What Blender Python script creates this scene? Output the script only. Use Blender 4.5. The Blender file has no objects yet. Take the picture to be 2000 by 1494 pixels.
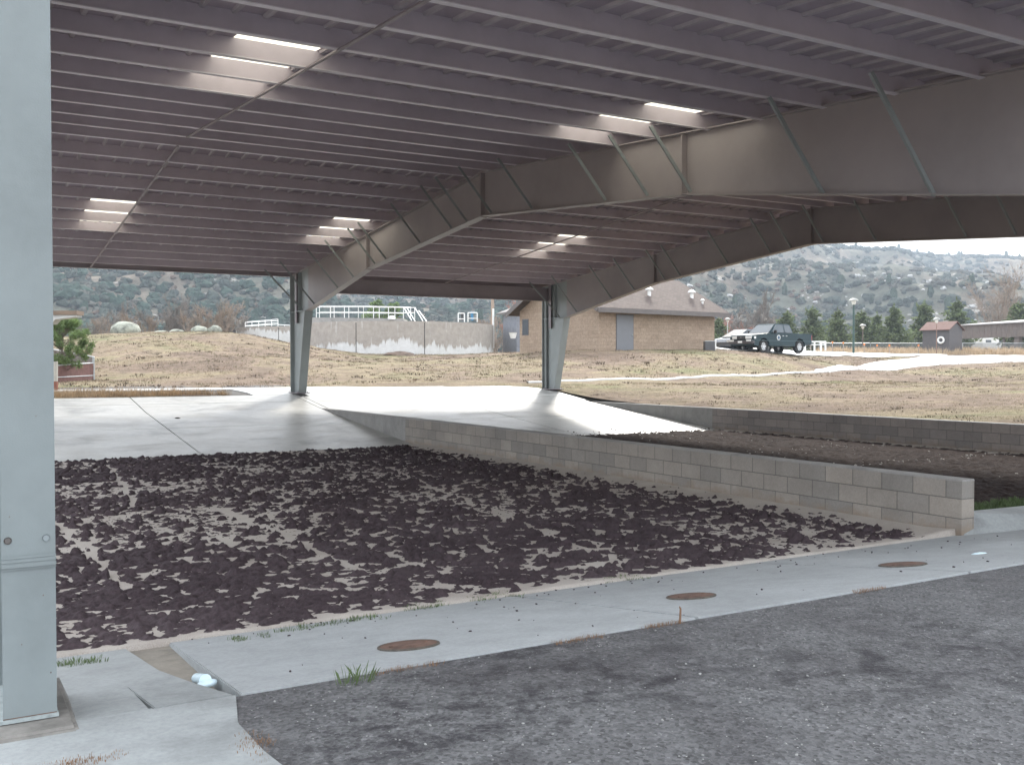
import bpy, bmesh, math, random
import numpy as np
from mathutils import Vector, Matrix
R = math.radians
random.seed(7); rng = np.random.default_rng(7)
scene = bpy.context.scene
COL = scene.collection

# ------------------------------------------------------------------ camera
F, YAW, PITCH, ROLL = 1914.5, .5204, -.0167, -.0021
EYE = Vector((0, 0, 1.45))
fwd = Vector((math.sin(YAW)*math.cos(PITCH), math.cos(YAW)*math.cos(PITCH), math.sin(PITCH)))
rt = Vector((math.cos(YAW), -math.sin(YAW), 0)); up = rt.cross(fwd)
rt2 = rt*math.cos(ROLL)+up*math.sin(ROLL); up2 = up*math.cos(ROLL)-rt*math.sin(ROLL)
cd = bpy.data.cameras.new('camera'); cam = bpy.data.objects.new('camera', cd); COL.objects.link(cam)
m = Matrix((rt2, up2, -fwd)).transposed().to_4x4(); m.translation = EYE
cam.matrix_world = m
cd.sensor_fit = 'HORIZONTAL'; cd.sensor_width = 36; cd.lens = 36*F/2000; cd.clip_start = .05; cd.clip_end = 6000
scene.camera = cam

def ray(px, py): return fwd + rt2*((px-1000)/F) + up2*(-(py-747)/F)
def at(px, py, z): return EYE + ray(px, py)*z          # point at depth z metres along the lens axis
def onZ(px, py, Z): d = ray(px, py); return EYE + d*((Z-EYE.z)/d.z)
def onX(px, py, X): d = ray(px, py); return EYE + d*(X/d.x)

# ------------------------------------------------------------------ noise
def _hash(ix, iy, s):
    h = (ix.astype(np.int64)*374761393 + iy.astype(np.int64)*668265263 + s*974634777) & 0xffffffff
    h = ((h ^ (h >> 13))*1274126177) & 0xffffffff
    return ((h ^ (h >> 16)) & 0xffffff)/float(0xffffff)
def vnoise(x, y, s=0):
    x = np.asarray(x, float); y = np.asarray(y, float)
    ix = np.floor(x); iy = np.floor(y); fx = x-ix; fy = y-iy
    fx = fx*fx*(3-2*fx); fy = fy*fy*(3-2*fy)
    a = _hash(ix, iy, s); b = _hash(ix+1, iy, s); c = _hash(ix, iy+1, s); d = _hash(ix+1, iy+1, s)
    return (a*(1-fx)+b*fx)*(1-fy)+(c*(1-fx)+d*fx)*fy
def fbm(x, y, s=0, o=4):
    r = 0; a = .5; t = 0
    for i in range(o):
        r = r + a*vnoise(x*2**i+i*17.3, y*2**i-i*9.1, s+i); t += a; a *= .5
    return r/t

# ------------------------------------------------------------------ materials
def nodes_of(name):
    mt = bpy.data.materials.new(name); mt.use_nodes = True
    nt = mt.node_tree; return mt, nt, nt.nodes['Principled BSDF']
def N(nt, t, **kw):
    n = nt.nodes.new(t)
    for k, v in kw.items():
        if k.startswith('i_'): n.inputs[k[2:].replace('_', ' ')].default_value = v
        elif k.startswith('n_'): n.inputs[int(k[2:])].default_value = v
        else: setattr(n, k, v)
    return n
def ramp(nt, src, stops):
    r = nt.nodes.new('ShaderNodeValToRGB'); e = r.color_ramp.elements
    while len(e) < len(stops): e.new(.5)
    for el, (p, c) in zip(e, stops):
        el.position = p; el.color = (c[0], c[1], c[2], 1) if hasattr(c, '__len__') else (c, c, c, 1)
    nt.links.new(src, r.inputs[0]); return r
def mixc(nt, fac, a, b, mode='MIX'):
    n = nt.nodes.new('ShaderNodeMix'); n.data_type = 'RGBA'; n.blend_type = mode
    for sock, v in ((n.inputs[0], fac), (n.inputs[6], a), (n.inputs[7], b)):
        if isinstance(v, bpy.types.NodeSocket): nt.links.new(v, sock)
        elif hasattr(v, '__len__'): sock.default_value = (v[0], v[1], v[2], 1)
        else: sock.default_value = v
    return n.outputs[2]
def noise(nt, scale, detail=6, rough=.6, vec=None, co='Object', dist=0):
    n = N(nt, 'ShaderNodeTexNoise', i_Scale=scale, i_Detail=detail, i_Roughness=rough, i_Distortion=dist)
    if vec is None: vec = coord(nt, co)
    nt.links.new(vec, n.inputs['Vector']); return n.outputs[0]
def coord(nt, co='Object', scale=None, loc=(0, 0, 0), rot=(0, 0, 0)):
    t = nt.nodes.new('ShaderNodeTexCoord').outputs[co]
    if scale is None: return t
    mp = N(nt, 'ShaderNodeMapping'); mp.inputs['Scale'].default_value = scale; mp.inputs['Location'].default_value = loc
    mp.inputs['Rotation'].default_value = rot
    nt.links.new(t, mp.inputs[0]); return mp.outputs[0]
def bump(nt, p, h, strength=.3, dist=.02):
    b = N(nt, 'ShaderNodeBump', i_Strength=strength, i_Distance=dist); nt.links.new(h, b.inputs['Height'])
    nt.links.new(b.outputs[0], p.inputs['Normal']); return b
MATS = {}
def paint(name, c, rough=.5, var=.12, scale=3, bmp=0, metal=0, spec=.5, bscale=60):
    if name in MATS: return MATS[name]
    mt, nt, p = nodes_of(name); L = nt.links.new
    n = noise(nt, scale, 8, .65)
    lo = [max(0, v*(1-var*1.6)) for v in c]; hi = [min(1, v*(1+var*1.2)) for v in c]
    r = ramp(nt, n, [(.3, lo), (.5, c), (.72, hi)])
    L(r.outputs[0], p.inputs['Base Color']); p.inputs['Roughness'].default_value = rough
    p.inputs['Metallic'].default_value = metal; p.inputs['Specular IOR Level'].default_value = spec
    if bmp: bump(nt, p, noise(nt, bscale, 4), bmp, .01)
    MATS[name] = mt; return mt

# ------------------------------------------------------------------ mesh building
class MB:
    def __init__(s): s.v = []; s.f = []; s.smooth = False
    def add(s, vs, fs):
        b = len(s.v); s.v += [tuple(v) for v in vs]; s.f += [tuple(i+b for i in f) for f in fs]; return s
    def box(s, lo, hi, M=None):
        x0, y0, z0 = lo; x1, y1, z1 = hi
        vs = [Vector(p) for p in ((x0,y0,z0),(x1,y0,z0),(x1,y1,z0),(x0,y1,z0),(x0,y0,z1),(x1,y0,z1),(x1,y1,z1),(x0,y1,z1))]
        if M is not None: vs = [M @ v for v in vs]
        return s.add(vs, [(0,3,2,1),(4,5,6,7),(0,1,5,4),(1,2,6,5),(2,3,7,6),(3,0,4,7)])
    def cyl(s, p0, p1, r0, r1=None, n=10, caps=True):
        if r1 is None: r1 = r0
        p0 = Vector(p0); p1 = Vector(p1); d = (p1-p0)
        if d.length < 1e-6: return s
        d.normalize(); a = d.orthogonal().normalized(); b = d.cross(a)
        vs = []
        for p, r in ((p0, r0), (p1, r1)):
            for i in range(n):
                t = 2*math.pi*i/n; vs.append(p+a*math.cos(t)*r+b*math.sin(t)*r)
        fs = [(i, (i+1) % n, n+(i+1) % n, n+i) for i in range(n)]
        if caps: fs += [tuple(range(n-1, -1, -1)), tuple(range(n, 2*n))]
        return s.add(vs, fs)
    def bar(s, p0, p1, w, h, upv=(0, 0, 1)):       # rectangular bar between two points
        p0 = Vector(p0); p1 = Vector(p1); d = (p1-p0).normalized(); u = Vector(upv)
        a = d.cross(u)
        if a.length < 1e-4: a = d.orthogonal()
        a.normalize(); b = a.cross(d)
        vs = []
        for p in (p0, p1):
            for i, j in ((-1,-1),(1,-1),(1,1),(-1,1)): vs.append(p+a*(i*w/2)+b*(j*h/2))
        return s.add(vs, [(3,2,1,0),(4,5,6,7),(0,1,5,4),(1,2,6,5),(2,3,7,6),(3,0,4,7)])
    def prism(s, poly, ax, d0, d1, shrink=None):    # poly 2-D extruded along axis ax (0,1,2)
        def P(q, d):
            if ax == 0: return (d, q[0], q[1])
            if ax == 1: return (q[0], d, q[1])
            return (q[0], q[1], d)
        n = len(poly)
        vs = [P(q, d0) for q in poly]+[P(q, d1) for q in (shrink or poly)]
        return s.add(vs, [tuple(range(n)), tuple(range(2*n-1, n-1, -1))]+[(i, n+i, n+(i+1) % n, (i+1) % n) for i in range(n)])
    def lathe(s, c, prof, n=20, axis=(0, 0, 1)):
        c = Vector(c); d = Vector(axis).normalized(); a = d.orthogonal().normalized(); b = d.cross(a)
        vs = []
        for r, h in prof:
            for i in range(n):
                t = 2*math.pi*i/n; vs.append(c+d*h+a*(r*math.cos(t))+b*(r*math.sin(t)))
        fs = []
        for k in range(len(prof)-1):
            for i in range(n): fs.append((k*n+i, k*n+(i+1) % n, (k+1)*n+(i+1) % n, (k+1)*n+i))
        return s.add(vs, fs)
    def blob(s, c, r, seed, sub=2, rough=.25, sq=(1, 1, 1), rot=0):
        vs, fs = ICO[sub]; c = Vector(c); out = []
        cr, sr = math.cos(rot), math.sin(rot)
        for v in vs:
            k = 1+rough*(float(fbm(v[0]*1.7+seed*3.1+5, v[1]*1.7+v[2]*1.3+seed, seed % 97, 3))-.5)*2
            x, y = v[0]*sq[0]*k*r, v[1]*sq[1]*k*r
            out.append((c.x+x*cr-y*sr, c.y+x*sr+y*cr, c.z+v[2]*k*sq[2]*r))
        return s.add(out, fs)
    def build(s, name, mat, parent=None, world=True, bevel=0, smooth=False, recalc=True):
        me = bpy.data.meshes.new(name)
        off = Vector((0, 0, 0))
        if parent is not None and world:
            q = parent
            while q is not None: off = off+q.location; q = q.parent
        me.from_pydata([tuple(Vector(v)-off) for v in s.v], [], s.f)
        if recalc and len(s.f) < 60000:
            b = bmesh.new(); b.from_mesh(me); bmesh.ops.recalc_face_normals(b, faces=b.faces)
            if bevel:
                bmesh.ops.bevel(b, geom=[e for e in b.edges if len(e.link_faces) == 2 and e.calc_face_angle(0) > .5], offset=bevel, segments=2, affect='EDGES', clamp_overlap=True)
            b.to_mesh(me); b.free()
        if smooth or s.smooth:
            me.polygons.foreach_set('use_smooth', [True]*len(me.polygons)); me.set_sharp_from_angle(angle=R(40))
        for mm in (mat if isinstance(mat, (list, tuple)) else [mat]): me.materials.append(mm)
        o = bpy.data.objects.new(name, me); COL.objects.link(o)
        if parent is not None: o.parent = parent
        me.update(); return o
def npmesh(name, V, Fq, mat, smooth=True):
    me = bpy.data.meshes.new(name)
    V = np.asarray(V, np.float32); Fq = np.asarray(Fq, np.int32); k = Fq.shape[1]
    me.vertices.add(len(V)); me.vertices.foreach_set('co', V.ravel())
    me.loops.add(Fq.size); me.loops.foreach_set('vertex_index', Fq.ravel())
    me.polygons.add(len(Fq)); me.polygons.foreach_set('loop_start', np.arange(0, Fq.size, k, dtype=np.int32))
    me.polygons.foreach_set('use_smooth', np.full(len(Fq), smooth)); me.materials.append(mat); me.update(calc_edges=True)
    o = bpy.data.objects.new(name, me); COL.objects.link(o); return o
def grid(name, xs, ys, Z, mat, keep=None, smooth=True):
    nx, ny = len(xs), len(ys); X, Y = np.meshgrid(xs, ys)
    V = np.stack([X.ravel(), Y.ravel(), np.asarray(Z).ravel()], 1)
    i = np.arange(nx-1); j = np.arange(ny-1); I, J = np.meshgrid(i, j)
    a = (J*nx+I).ravel(); Q = np.stack([a, a+1, a+nx+1, a+nx], 1)
    if keep is not None:
        cx = (X[:-1, :-1]+X[1:, 1:])/2; cy = (Y[:-1, :-1]+Y[1:, 1:])/2; Q = Q[keep(cx, cy).ravel()]
    return npmesh(name, V, Q, mat, smooth)
def ico(sub):
    b = bmesh.new(); bmesh.ops.create_icosphere(b, subdivisions=sub, radius=1)
    vs = [tuple(v.co) for v in b.verts]; fs = [tuple(v.index for v in f.verts) for f in b.faces]; b.free(); return vs, fs
ICO = {i: ico(i) for i in (1, 2, 3)}
def tag(o, label=None, cat=None, group=None, kind=None):
    if label: o['label'] = label
    if cat: o['category'] = cat
    if group: o['group'] = group
    if kind: o['kind'] = kind
    return o
def thing(name, loc, label, cat, group=None, rz=0):
    o = bpy.data.objects.new(name, None); COL.objects.link(o); o.location = loc; o.rotation_euler.z = rz
    o.empty_display_size = .3
    return tag(o, label, cat, group)
def dup(root, loc, label, group=None, rz=None, scale=None):
    def cp(o, par):
        c = o.copy(); COL.objects.link(c); c.parent = par
        for ch in list(o.children): cp(ch, c)
        return c
    kids = list(root.children); r = root.copy(); COL.objects.link(r); r.location = loc
    if rz is not None: r.rotation_euler.z = rz
    if scale: r.scale = (scale,)*3
    for ch in kids: cp(ch, r)
    return tag(r, label, None, group)

# ------------------------------------------------------------------ world, sun
SUN_PX, SUN_EL = 1330, 34
az = YAW+math.atan((SUN_PX-1000)/F)              # clockwise from +Y
w = bpy.data.worlds.new('World'); scene.world = w; w.use_nodes = True
nt = w.node_tree; bg = nt.nodes['Background']
sky = nt.nodes.new('ShaderNodeTexSky'); sky.sky_type = 'NISHITA'; sky.sun_disc = False
sky.sun_elevation = R(SUN_EL); sky.sun_rotation = az; sky.air_density = 1.2; sky.dust_density = 3
tc = nt.nodes.new('ShaderNodeTexCoord')
mp = N(nt, 'ShaderNodeMapping'); mp.inputs['Scale'].default_value = (1, 1, 3); nt.links.new(tc.outputs['Generated'], mp.inputs[0])
cn = N(nt, 'ShaderNodeTexNoise', i_Scale=1.6, i_Detail=7, i_Roughness=.6); nt.links.new(mp.outputs[0], cn.inputs['Vector'])
cr = ramp(nt, cn.outputs[0], [(.30, .55), (.55, .95)])
cc = mixc(nt, cn.outputs[0], (7.5, 7.9, 8.6), (11.5, 11.6, 11.6))
nt.links.new(mixc(nt, cr.outputs[0], sky.outputs[0], cc), bg.inputs[0])
bg.inputs[1].default_value = .1
sl = bpy.data.lights.new('sun', 'SUN'); so = bpy.data.objects.new('sun', sl); COL.objects.link(so)
sl.energy = 2.0; sl.angle = R(9); sl.color = (1, .95, .87)
sd = Vector((math.sin(az)*math.cos(R(SUN_EL)), math.cos(az)*math.cos(R(SUN_EL)), math.sin(R(SUN_EL))))
so.rotation_euler = sd.to_track_quat('Z', 'Y').to_euler()
scene.view_settings.view_transform = 'Standard'; scene.view_settings.look = 'None'
scene.view_settings.exposure = 1.55; scene.view_settings.gamma = 1

# ------------------------------------------------------------------ common materials
STEEL = paint('grey_green_steel_paint', (.30, .33, .33), .42, .06, 2)
STEELD = paint('brown_grey_steel_paint', (.27, .235, .25), .5, .1, 1.2)
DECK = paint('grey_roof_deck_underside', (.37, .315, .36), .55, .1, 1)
WHITE = paint('white_paint', (.78, .78, .76), .45, .05, 4)
GALV = paint('galvanised_metal', (.42, .44, .45), .4, .12, 6, metal=.4)
RUST = paint('rusty_iron', (.13, .075, .055), .8, .35, 14, bmp=.4)
def concrete(name, c, wet=0, rough=.75, stain=.25, sx=1.0):
    mt, nt, p = nodes_of(name); L = nt.links.new
    big = noise(nt, .55*sx, 7, .62, dist=.6); fine = noise(nt, 38, 6, .7); mid = noise(nt, 5, 6, .65)
    col = ramp(nt, big, [(.28, [v*(1-stain) for v in c]), (.47, c), (.7, [min(1, v*1.14) for v in c])]).outputs[0]
    col = mixc(nt, .35, col, ramp(nt, mid, [(.3, .35), (.5, .5), (.7, .62)]).outputs[0], 'OVERLAY')
    col = mixc(nt, .4, col, ramp(nt, fine, [(.3, .33), (.5, .5), (.72, .66)]).outputs[0], 'OVERLAY')
    L(col, p.inputs['Base Color'])
    if wet:
        st = noise(nt, 1, 6, .6, coord(nt, 'Object', (.7, 1.0, 1)), dist=.7)
        L(ramp(nt, st, [(.34, rough*.85), (.50, rough*.68), (.66, wet)]).outputs[0], p.inputs['Roughness'])
    else: p.inputs['Roughness'].default_value = rough
    bump(nt, p, fine, .12, .01); return mt
SLAB = concrete('far_slab_concrete', (.37, .37, .35), wet=.38, rough=.60, stain=.58)
APRON = concrete('apron_concrete', (.32, .335, .34), rough=.8, stain=.12)
APRON2 = concrete('old_concrete', (.30, .315, .315), rough=.75, stain=.3, sx=3)
CURB = concrete('wall_concrete', (.30, .29, .275), rough=.85, stain=.25, sx=3)
JOINT = paint('joint_dirt', (.07, .065, .06), .9)

# ------------------------------------------------------------------ ground heights
RAMP = [(20.0, -.31), (26.5, .28), (29.1, .60), (29.8, .66), (31.5, .72), (36, .80)]
def rampZ(Y): return float(np.interp(Y, [a for a, b in RAMP], [b for a, b in RAMP]))
ctrl = []
def cp(px, py, z): ctrl.append(tuple(at(px, py, z)))
for Y in (-10, 0, 7, 16, 26): ctrl.append((18.5, Y, .27 if Y < 20 else .33))
ctrl += [(22, -20, .3), (40, -15, .6), (60, 0, 1.2), (-12, 29.4, .62), (-3, 29.3, .62), (3, 29.3, .60), (8, 31.3, .70), (13, 31.6, .72), (17, 31.5, .72)]
for a in ((1100,749,36.5),(1300,742,42),(1500,735,48),(1620,727,53),(1750,712,61),(1700,700,70),(1760,697,72),(2000,700,73),(2000,710,60),(2000,750,36),(1700,765,33),(1400,765,33),
          (1200,687,53.5),(1395,687,57),(1460,690,57),(1250,715,46),(1450,712,50),(1600,706,58),(1667,692,72),(1550,690,64),(1650,717,60),(1100,720,44),(740,709,57),(850,708,57),(950,704,58),(650,703,57),(740,703,66),(850,697,67),
          (110,748,36),(340,749,37),(570,753,36),(800,752,35),(1040,749,36),
          (330,700,48),(450,700,48),(620,722,44),(800,722,44),(950,717,45),(240,712,46),(160,735,42),
          (190,668,58),(260,660,59),(330,653,60),(450,649,62),(530,665,66),(620,681,68),(700,698,70),(790,693,73),(870,695,72),(960,690,70),(1030,689,56),
          (330,657,76),(100,668,75),(500,664,78),(700,697,84),(900,690,86),(1100,690,80),
          (1900,691,92),(1640,691,92),(2100,692,95),(1400,691,92),(1640,694,130),(1900,694,130),(900,690,130),(300,680,130),(100,690,130),(2300,694,130)): cp(*a)
ctrl = np.array(ctrl)
def _tps(a, b):
    r = np.sqrt(((a[:, None, :]-b[None])**2).sum(-1))+1e-9; return r*r*np.log(r)
n_ = len(ctrl); A = np.zeros((n_+3, n_+3)); XY = ctrl[:, :2]/30
A[:n_, :n_] = _tps(XY, XY)+np.eye(n_)*.004; A[:n_, n_] = 1; A[:n_, n_+1:] = XY; A[n_:, :n_] = A[:n_, n_:].T
tw = np.linalg.solve(A, np.concatenate([ctrl[:, 2], [0, 0, 0]]))
def terrain(X, Y, micro=True):
    X = np.asarray(X, float); Y = np.asarray(Y, float); q = np.stack([X.ravel(), Y.ravel()], 1)/30; out = np.zeros(len(q))
    for i in range(0, len(q), 20000):
        b = q[i:i+20000]; out[i:i+20000] = _tps(b, XY) @ tw[:n_]+tw[n_]+b @ tw[n_+1:]
    out = out.reshape(X.shape)
    D = np.hypot(X, Y); far = np.clip((D-125)/60, 0, 1); far = far*far*(3-2*far)
    near = np.clip((-Y+0)/15, 0, 1)
    out = np.clip(out, -.2, 6)*(1-far)+3.0*far
    if micro:
        k = np.clip((D-22)/30, .15, 1)
        out = out+(fbm(X/1.3, Y/1.3, 11, 3)-.5)*.16*k+(fbm(X/6, Y/6, 5, 3)-.5)*.22*np.clip((D-34)/20, 0, 1)
    return out
def TZ(x, y): return float(terrain(np.array([x]), np.array([y]), False)[0])

# grass terrain material
mt, nt, p = nodes_of('dry_winter_grass'); L = nt.links.new
g1 = noise(nt, .16, 6, .6, dist=.8); g2 = noise(nt, 1.1, 8, .7); g3 = noise(nt, 9, 6, .75)
c1 = ramp(nt, g1, [(.30, (.150, .108, .082)), (.44, (.210, .158, .116)), (.56, (.245, .20, .128)), (.70, (.165, .165, .085))]).outputs[0]
c2 = mixc(nt, .75, c1, ramp(nt, g2, [(.28, .26), (.5, .5), (.72, .72)]).outputs[0], 'OVERLAY')
c3 = mixc(nt, .8, c2, ramp(nt, g3, [(.3, .22), (.5, .5), (.7, .75)]).outputs[0], 'OVERLAY')
dk = ramp(nt, noise(nt, 2.6, 7, .8, coord(nt, 'Object', (1, 1, 1), (7, 3, 0)), dist=.5), [(.57, 0), (.66, .75)]).outputs[0]
c4 = mixc(nt, dk, c3, (.085, .062, .05))
L(c4, p.inputs['Base Color']); p.inputs['Roughness'].default_value = .95; p.inputs['Specular IOR Level'].default_value = .15
bump(nt, p, g3, .8, .12); GRASS = mt
xs = np.unique(np.concatenate([np.arange(-160, -30, 4), np.arange(-30, 18.3, .5), [18.34], np.arange(18.8, 75, .5), np.arange(75, 120, 1.5), np.arange(120, 420, 6)]))
ys = np.unique(np.concatenate([np.arange(-60, 4, 3), np.arange(4, 29, .6), [29.12], np.arange(29.6, 80, .5), np.arange(80, 130, 1.5), np.arange(130, 420, 6)]))
X, Y = np.meshgrid(xs, ys); Z = terrain(X, Y)
toe = np.interp(X, [-40, 1.5, 5, 6.5, 10, 14, 18.4], [33.2, 33.2, 33.0, 32.6, 32.2, 31.8, 31.0])   # back of slab / path strip
inside = (X < 18.3) & (Y < toe) & ~((X < 6.8) & (Y > 29.1) & (Y < 31.4-np.clip(X, 0, 7)*.15))
Z = np.where((X < 18.3) & (Y < 31.6) & (Y > 29), np.minimum(Z, .7)+np.where(Y < 31.5, 0, 0), Z)
Z = np.where(inside, np.array([rampZ(y) for y in Y.ravel()]).reshape(Y.shape)-.12, Z)
def keep(cx, cy): return ~((cx < 18.34) & (cy < 29.12))
tag(grid('ground', xs, ys, Z, GRASS, keep), kind='structure')

# base plane far below everything so nothing is open underneath
pl = MB(); pl.add([(-900, -300, -.9), (1500, -300, -.9), (1500, 1800, -.9), (-900, 1800, -.9)], [(0, 1, 2, 3)])
tag(pl.build('far_ground', GRASS), kind='structure')

# ------------------------------------------------------------------ asphalt + apron
mt, nt, p = nodes_of('worn_asphalt'); L = nt.links.new
a1 = noise(nt, .9, 7, .65, dist=.7); a2 = noise(nt, 120, 3, .7); a3 = noise(nt, 8, 6, .7)
base = ramp(nt, a1, [(.3, (.095, .092, .097)), (.5, (.135, .134, .137)), (.7, (.165, .165, .168))]).outputs[0]
base = mixc(nt, .7, base, ramp(nt, a3, [(.3, .30), (.5, .5), (.7, .66)]).outputs[0], 'OVERLAY')
vor = N(nt, 'ShaderNodeTexVoronoi', i_Scale=62); L(coord(nt), vor.inputs['Vector'])
agg = ramp(nt, vor.outputs['Color'], [(.0, .05), (.4, .40), (.8, .62), (1, .98)]).outputs[0]
base = mixc(nt, .75, base, agg, 'OVERLAY')
vor2 = N(nt, 'ShaderNodeTexVoronoi', i_Scale=48); L(coord(nt), vor2.inputs['Vector'])
sp = ramp(nt, vor2.outputs['Distance'], [(.13, 1), (.22, 0)]).outputs[0]
wn = N(nt, 'ShaderNodeTexWhiteNoise'); L(vor2.outputs['Color'], wn.inputs[0])
sel = ramp(nt, wn.outputs[0], [(.87, 0), (.89, 1)]).outputs[0]
spk = mixc(nt, 1.0, sp, sel, 'MULTIPLY')
base = mixc(nt, spk, base, (.5, .5, .48))
w1 = noise(nt, 3.4, 10, .82, coord(nt, 'Object', (1, 1.3, 1), (3.1, 1.7, 0), (0, 0, .5)), dist=.25)
sc_ = onZ(985, 1385, 0); mpv = coord(nt, 'Object', (.62, 1.05, 1), (-sc_.x*.62, -sc_.y*1.05, 0)); vl = N(nt, 'ShaderNodeVectorMath', operation='LENGTH'); L(mpv, vl.inputs[0])
gate = ramp(nt, vl.outputs['Value'], [(.25, .62), (1.0, .36)]).outputs[0]
gate = mixc(nt, .5, gate, noise(nt, .5, 3, .5))
dm = ramp(nt, w1, [(.47, 0), (.58, 1)]).outputs[0]; dg = ramp(nt, gate, [(.43, .15), (.50, 1)]).outputs[0]
dark = mixc(nt, 1.0, dm, dg, 'MULTIPLY')
base = mixc(nt, mixc(nt, 1, dark, (.92, .92, .92), 'MULTIPLY'), base, (.022, .019, .024))
L(base, p.inputs['Base Color']); L(ramp(nt, a1, [(.3, .5), (.6, .8)]).outputs[0], p.inputs['Roughness'])
bump(nt, p, mixc(nt, .5, a2, vor.outputs['Distance']), 1, .02); ASPH = mt
AY, AZ = 4.36, 0.0            # outer edge of the apron
BY, BZ = 6.5, -.31            # bed edge
def apZ(Y): return AZ+(Y-AY)/(BY-AY)*(BZ-AZ)
def onAp(px, py):             # intersection with sloping apron
    d = ray(px, py); s = (BZ-AZ)/(BY-AY)
    t = (AZ-EYE.z-s*AY)/(d.z-s*d.y); return EYE+d*t
xs = np.arange(.8, 40, .12); ys = np.arange(-9, AY+.001, .12); ys[-1] = AY
X, Y = np.meshgrid(xs, ys); Z = (fbm(X/2, Y/2, 3, 3)-.5)*.02-.012*np.clip((Y-3.9)/.4, 0, 1)
# ragged left edge
edgeX = np.interp(Y, [-9, 2.6, 3.3, 4.0, AY], [.2, .80, .98, .93, .97])
X2 = np.where(X < 1.7, edgeX+(X-.8)/(1.7-.8)*(1.7-edgeX), X)+0
i0 = X[0] < 1.7
V = np.stack([X2.ravel()+np.where(X.ravel() <= .81, (fbm(Y.ravel()*4, Y.ravel()*0, 3, 3)-.5)*.12, 0), Y.ravel(), Z.ravel()], 1)
nx = len(xs); I, J = np.meshgrid(np.arange(nx-1), np.arange(len(ys)-1)); a = (J*nx+I).ravel()
tag(npmesh('asphalt_pavement', V, np.stack([a, a+1, a+nx+1, a+nx], 1), ASPH), kind='structure')

# apron panels (real gaps between the panels show the dirt below)
def slopequad(mb, pts, th=.14, zf=apZ):
    n = len(pts); top = [(x, y, zf(y)) for x, y in pts]; bot = [(x, y, zf(y)-th) for x, y in pts]
    mb.add(top+bot, [tuple(range(n)), tuple(range(2*n-1, n-1, -1))]+[(i, n+i, n+(i+1) % n, (i+1) % n) for i in range(n)])
q1, q2 = onAp(480, 1366), onAp(345, 1271); q3 = onAp(262, 1283)
g = .006
mb = MB()
jx = [q1.x+.03, 2.95, 5.1, 7.4]
def wig(x0, x1, y, a, s, n=24): return [(x0+(x1-x0)*i/n, y+(float(fbm(np.array([x0+(x1-x0)*i/n])*3, np.array([s*1.]), s, 3)[0])-.5)*a) for i in range(n+1)]
sx = q2.x+.0
mb = MB()
slopequad(mb, [(q1.x+.02, AY), (3.72, AY), (3.72, BY), (q2.x+.04, BY)])
slopequad(mb, [(3.735, AY), (6.2, AY), (6.2, BY), (3.735, BY)])
slopequad(mb, [(6.215, AY), (9.25, AY), (9.25, BY+.1), (6.215, BY)])
slopequad(mb, [(9.265, AY), (18.0, AY), (18.0, BY), (9.265, BY)])
tag(mb.build('concrete_apron', APRON, bevel=.006), kind='structure')
# left panels (older), drain slot between
e1, e2 = onAp(262, 1352), onAp(310, 1394)
mb = MB()
q4 = onAp(418, 1298); q5 = onAp(372, 1330)
slopequad(mb, [(-6, AY), (e2.x-.010, AY), (e1.x, e1.y+.02), (e2.x+.010, AY+.001), (q1.x-.012, AY+.001), (q1.x-.035, AY+.16), (q5.x, q5.y), (q4.x-.26, q4.y+.10), (q3.x+.02, BY), (-6, BY)])
tag(mb.build('concrete_column_apron', APRON2, bevel=.004), kind='structure')
mb = MB()
n = 30; yy = [-6+(AY+6-.012)*i/n for i in range(n+1)]
P = [(e2.x, AY-.012), (e2.x, AY-.001), (-6, AY-.001), (-6, -6)]+[(float(np.interp(y, [-6, 2.6, 3.3, 4.0, AY], [.3, .86, 1.05, 1.0, 1.08]))+random.uniform(-.015, .015), y) for y in yy]
slopequad(mb, P, zf=lambda y: .0005)
tag(mb.build('concrete_foreground', APRON2), kind='structure')
mb = MB(); slopequad(mb, [(-6, 3.9), (18, 3.9), (18, BY+.08), (-6, BY+.08)], zf=lambda y: apZ(max(y, AY))-.018 if y > AY else -.03)
tag(mb.build('drain_channel', concrete('channel_concrete', (.25, .225, .19), rough=.9, stain=.4, sx=5)), kind='structure')

# ------------------------------------------------------------------ far slab panels
mb = MB()
Yb = [20.0, 24.0, 26.5, 29.1]
def rampstrip(x0, x1, ya, yb):
    ks = [ya]+[y for y in (26.5, 29.1, 29.8, 31.5) if ya < y < yb]+[yb]
    for a, b in zip(ks[:-1], ks[1:]):
        za, zb = rampZ(a), rampZ(b)
        mb.add([(x0,a,za),(x1,a,za),(x1,b,zb),(x0,b,zb),(x0,a,za-.12),(x1,a,za-.12),(x1,b,zb-.12),(x0,b,zb-.12)],
               [(0,1,2,3),(7,6,5,4),(0,4,5,1),(1,5,6,2),(2,6,7,3),(3,7,4,0)])
G = .014
for xa, xb in ((-9, -4.8), (-4.8, .12), (.12, 4.35), (4.35, 9.0), (9.2, 13.6), (13.6, 18.14)):
    for ya, yb in ((20, 23.7), (23.7, 27.8), (27.8, 29.1)):
        rampstrip(xa+G, xb-G, ya+G, yb-G)
rampstrip(9.0+G, 9.2-G, 26.5, 29.1-G)
for xa, xb in ((7.8, 13.6), (13.6, 18.6)): rampstrip(xa+G, xb-G, 29.1+G, 31.3)
rampstrip(18.17, 20.6, 26.9, 31.2)
tag(mb.build('concrete_slab', SLAB), kind='structure')
mb = MB(); rampstrip(-9, 7.8-G, 31.6, 33.4); rampstrip(7.8, 18.6, 31.3+.01, 33)
tag(mb.build('path', concrete('path_concrete', (.5, .49, .47), wet=.3, rough=.6)), kind='structure')
mb = MB()
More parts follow.
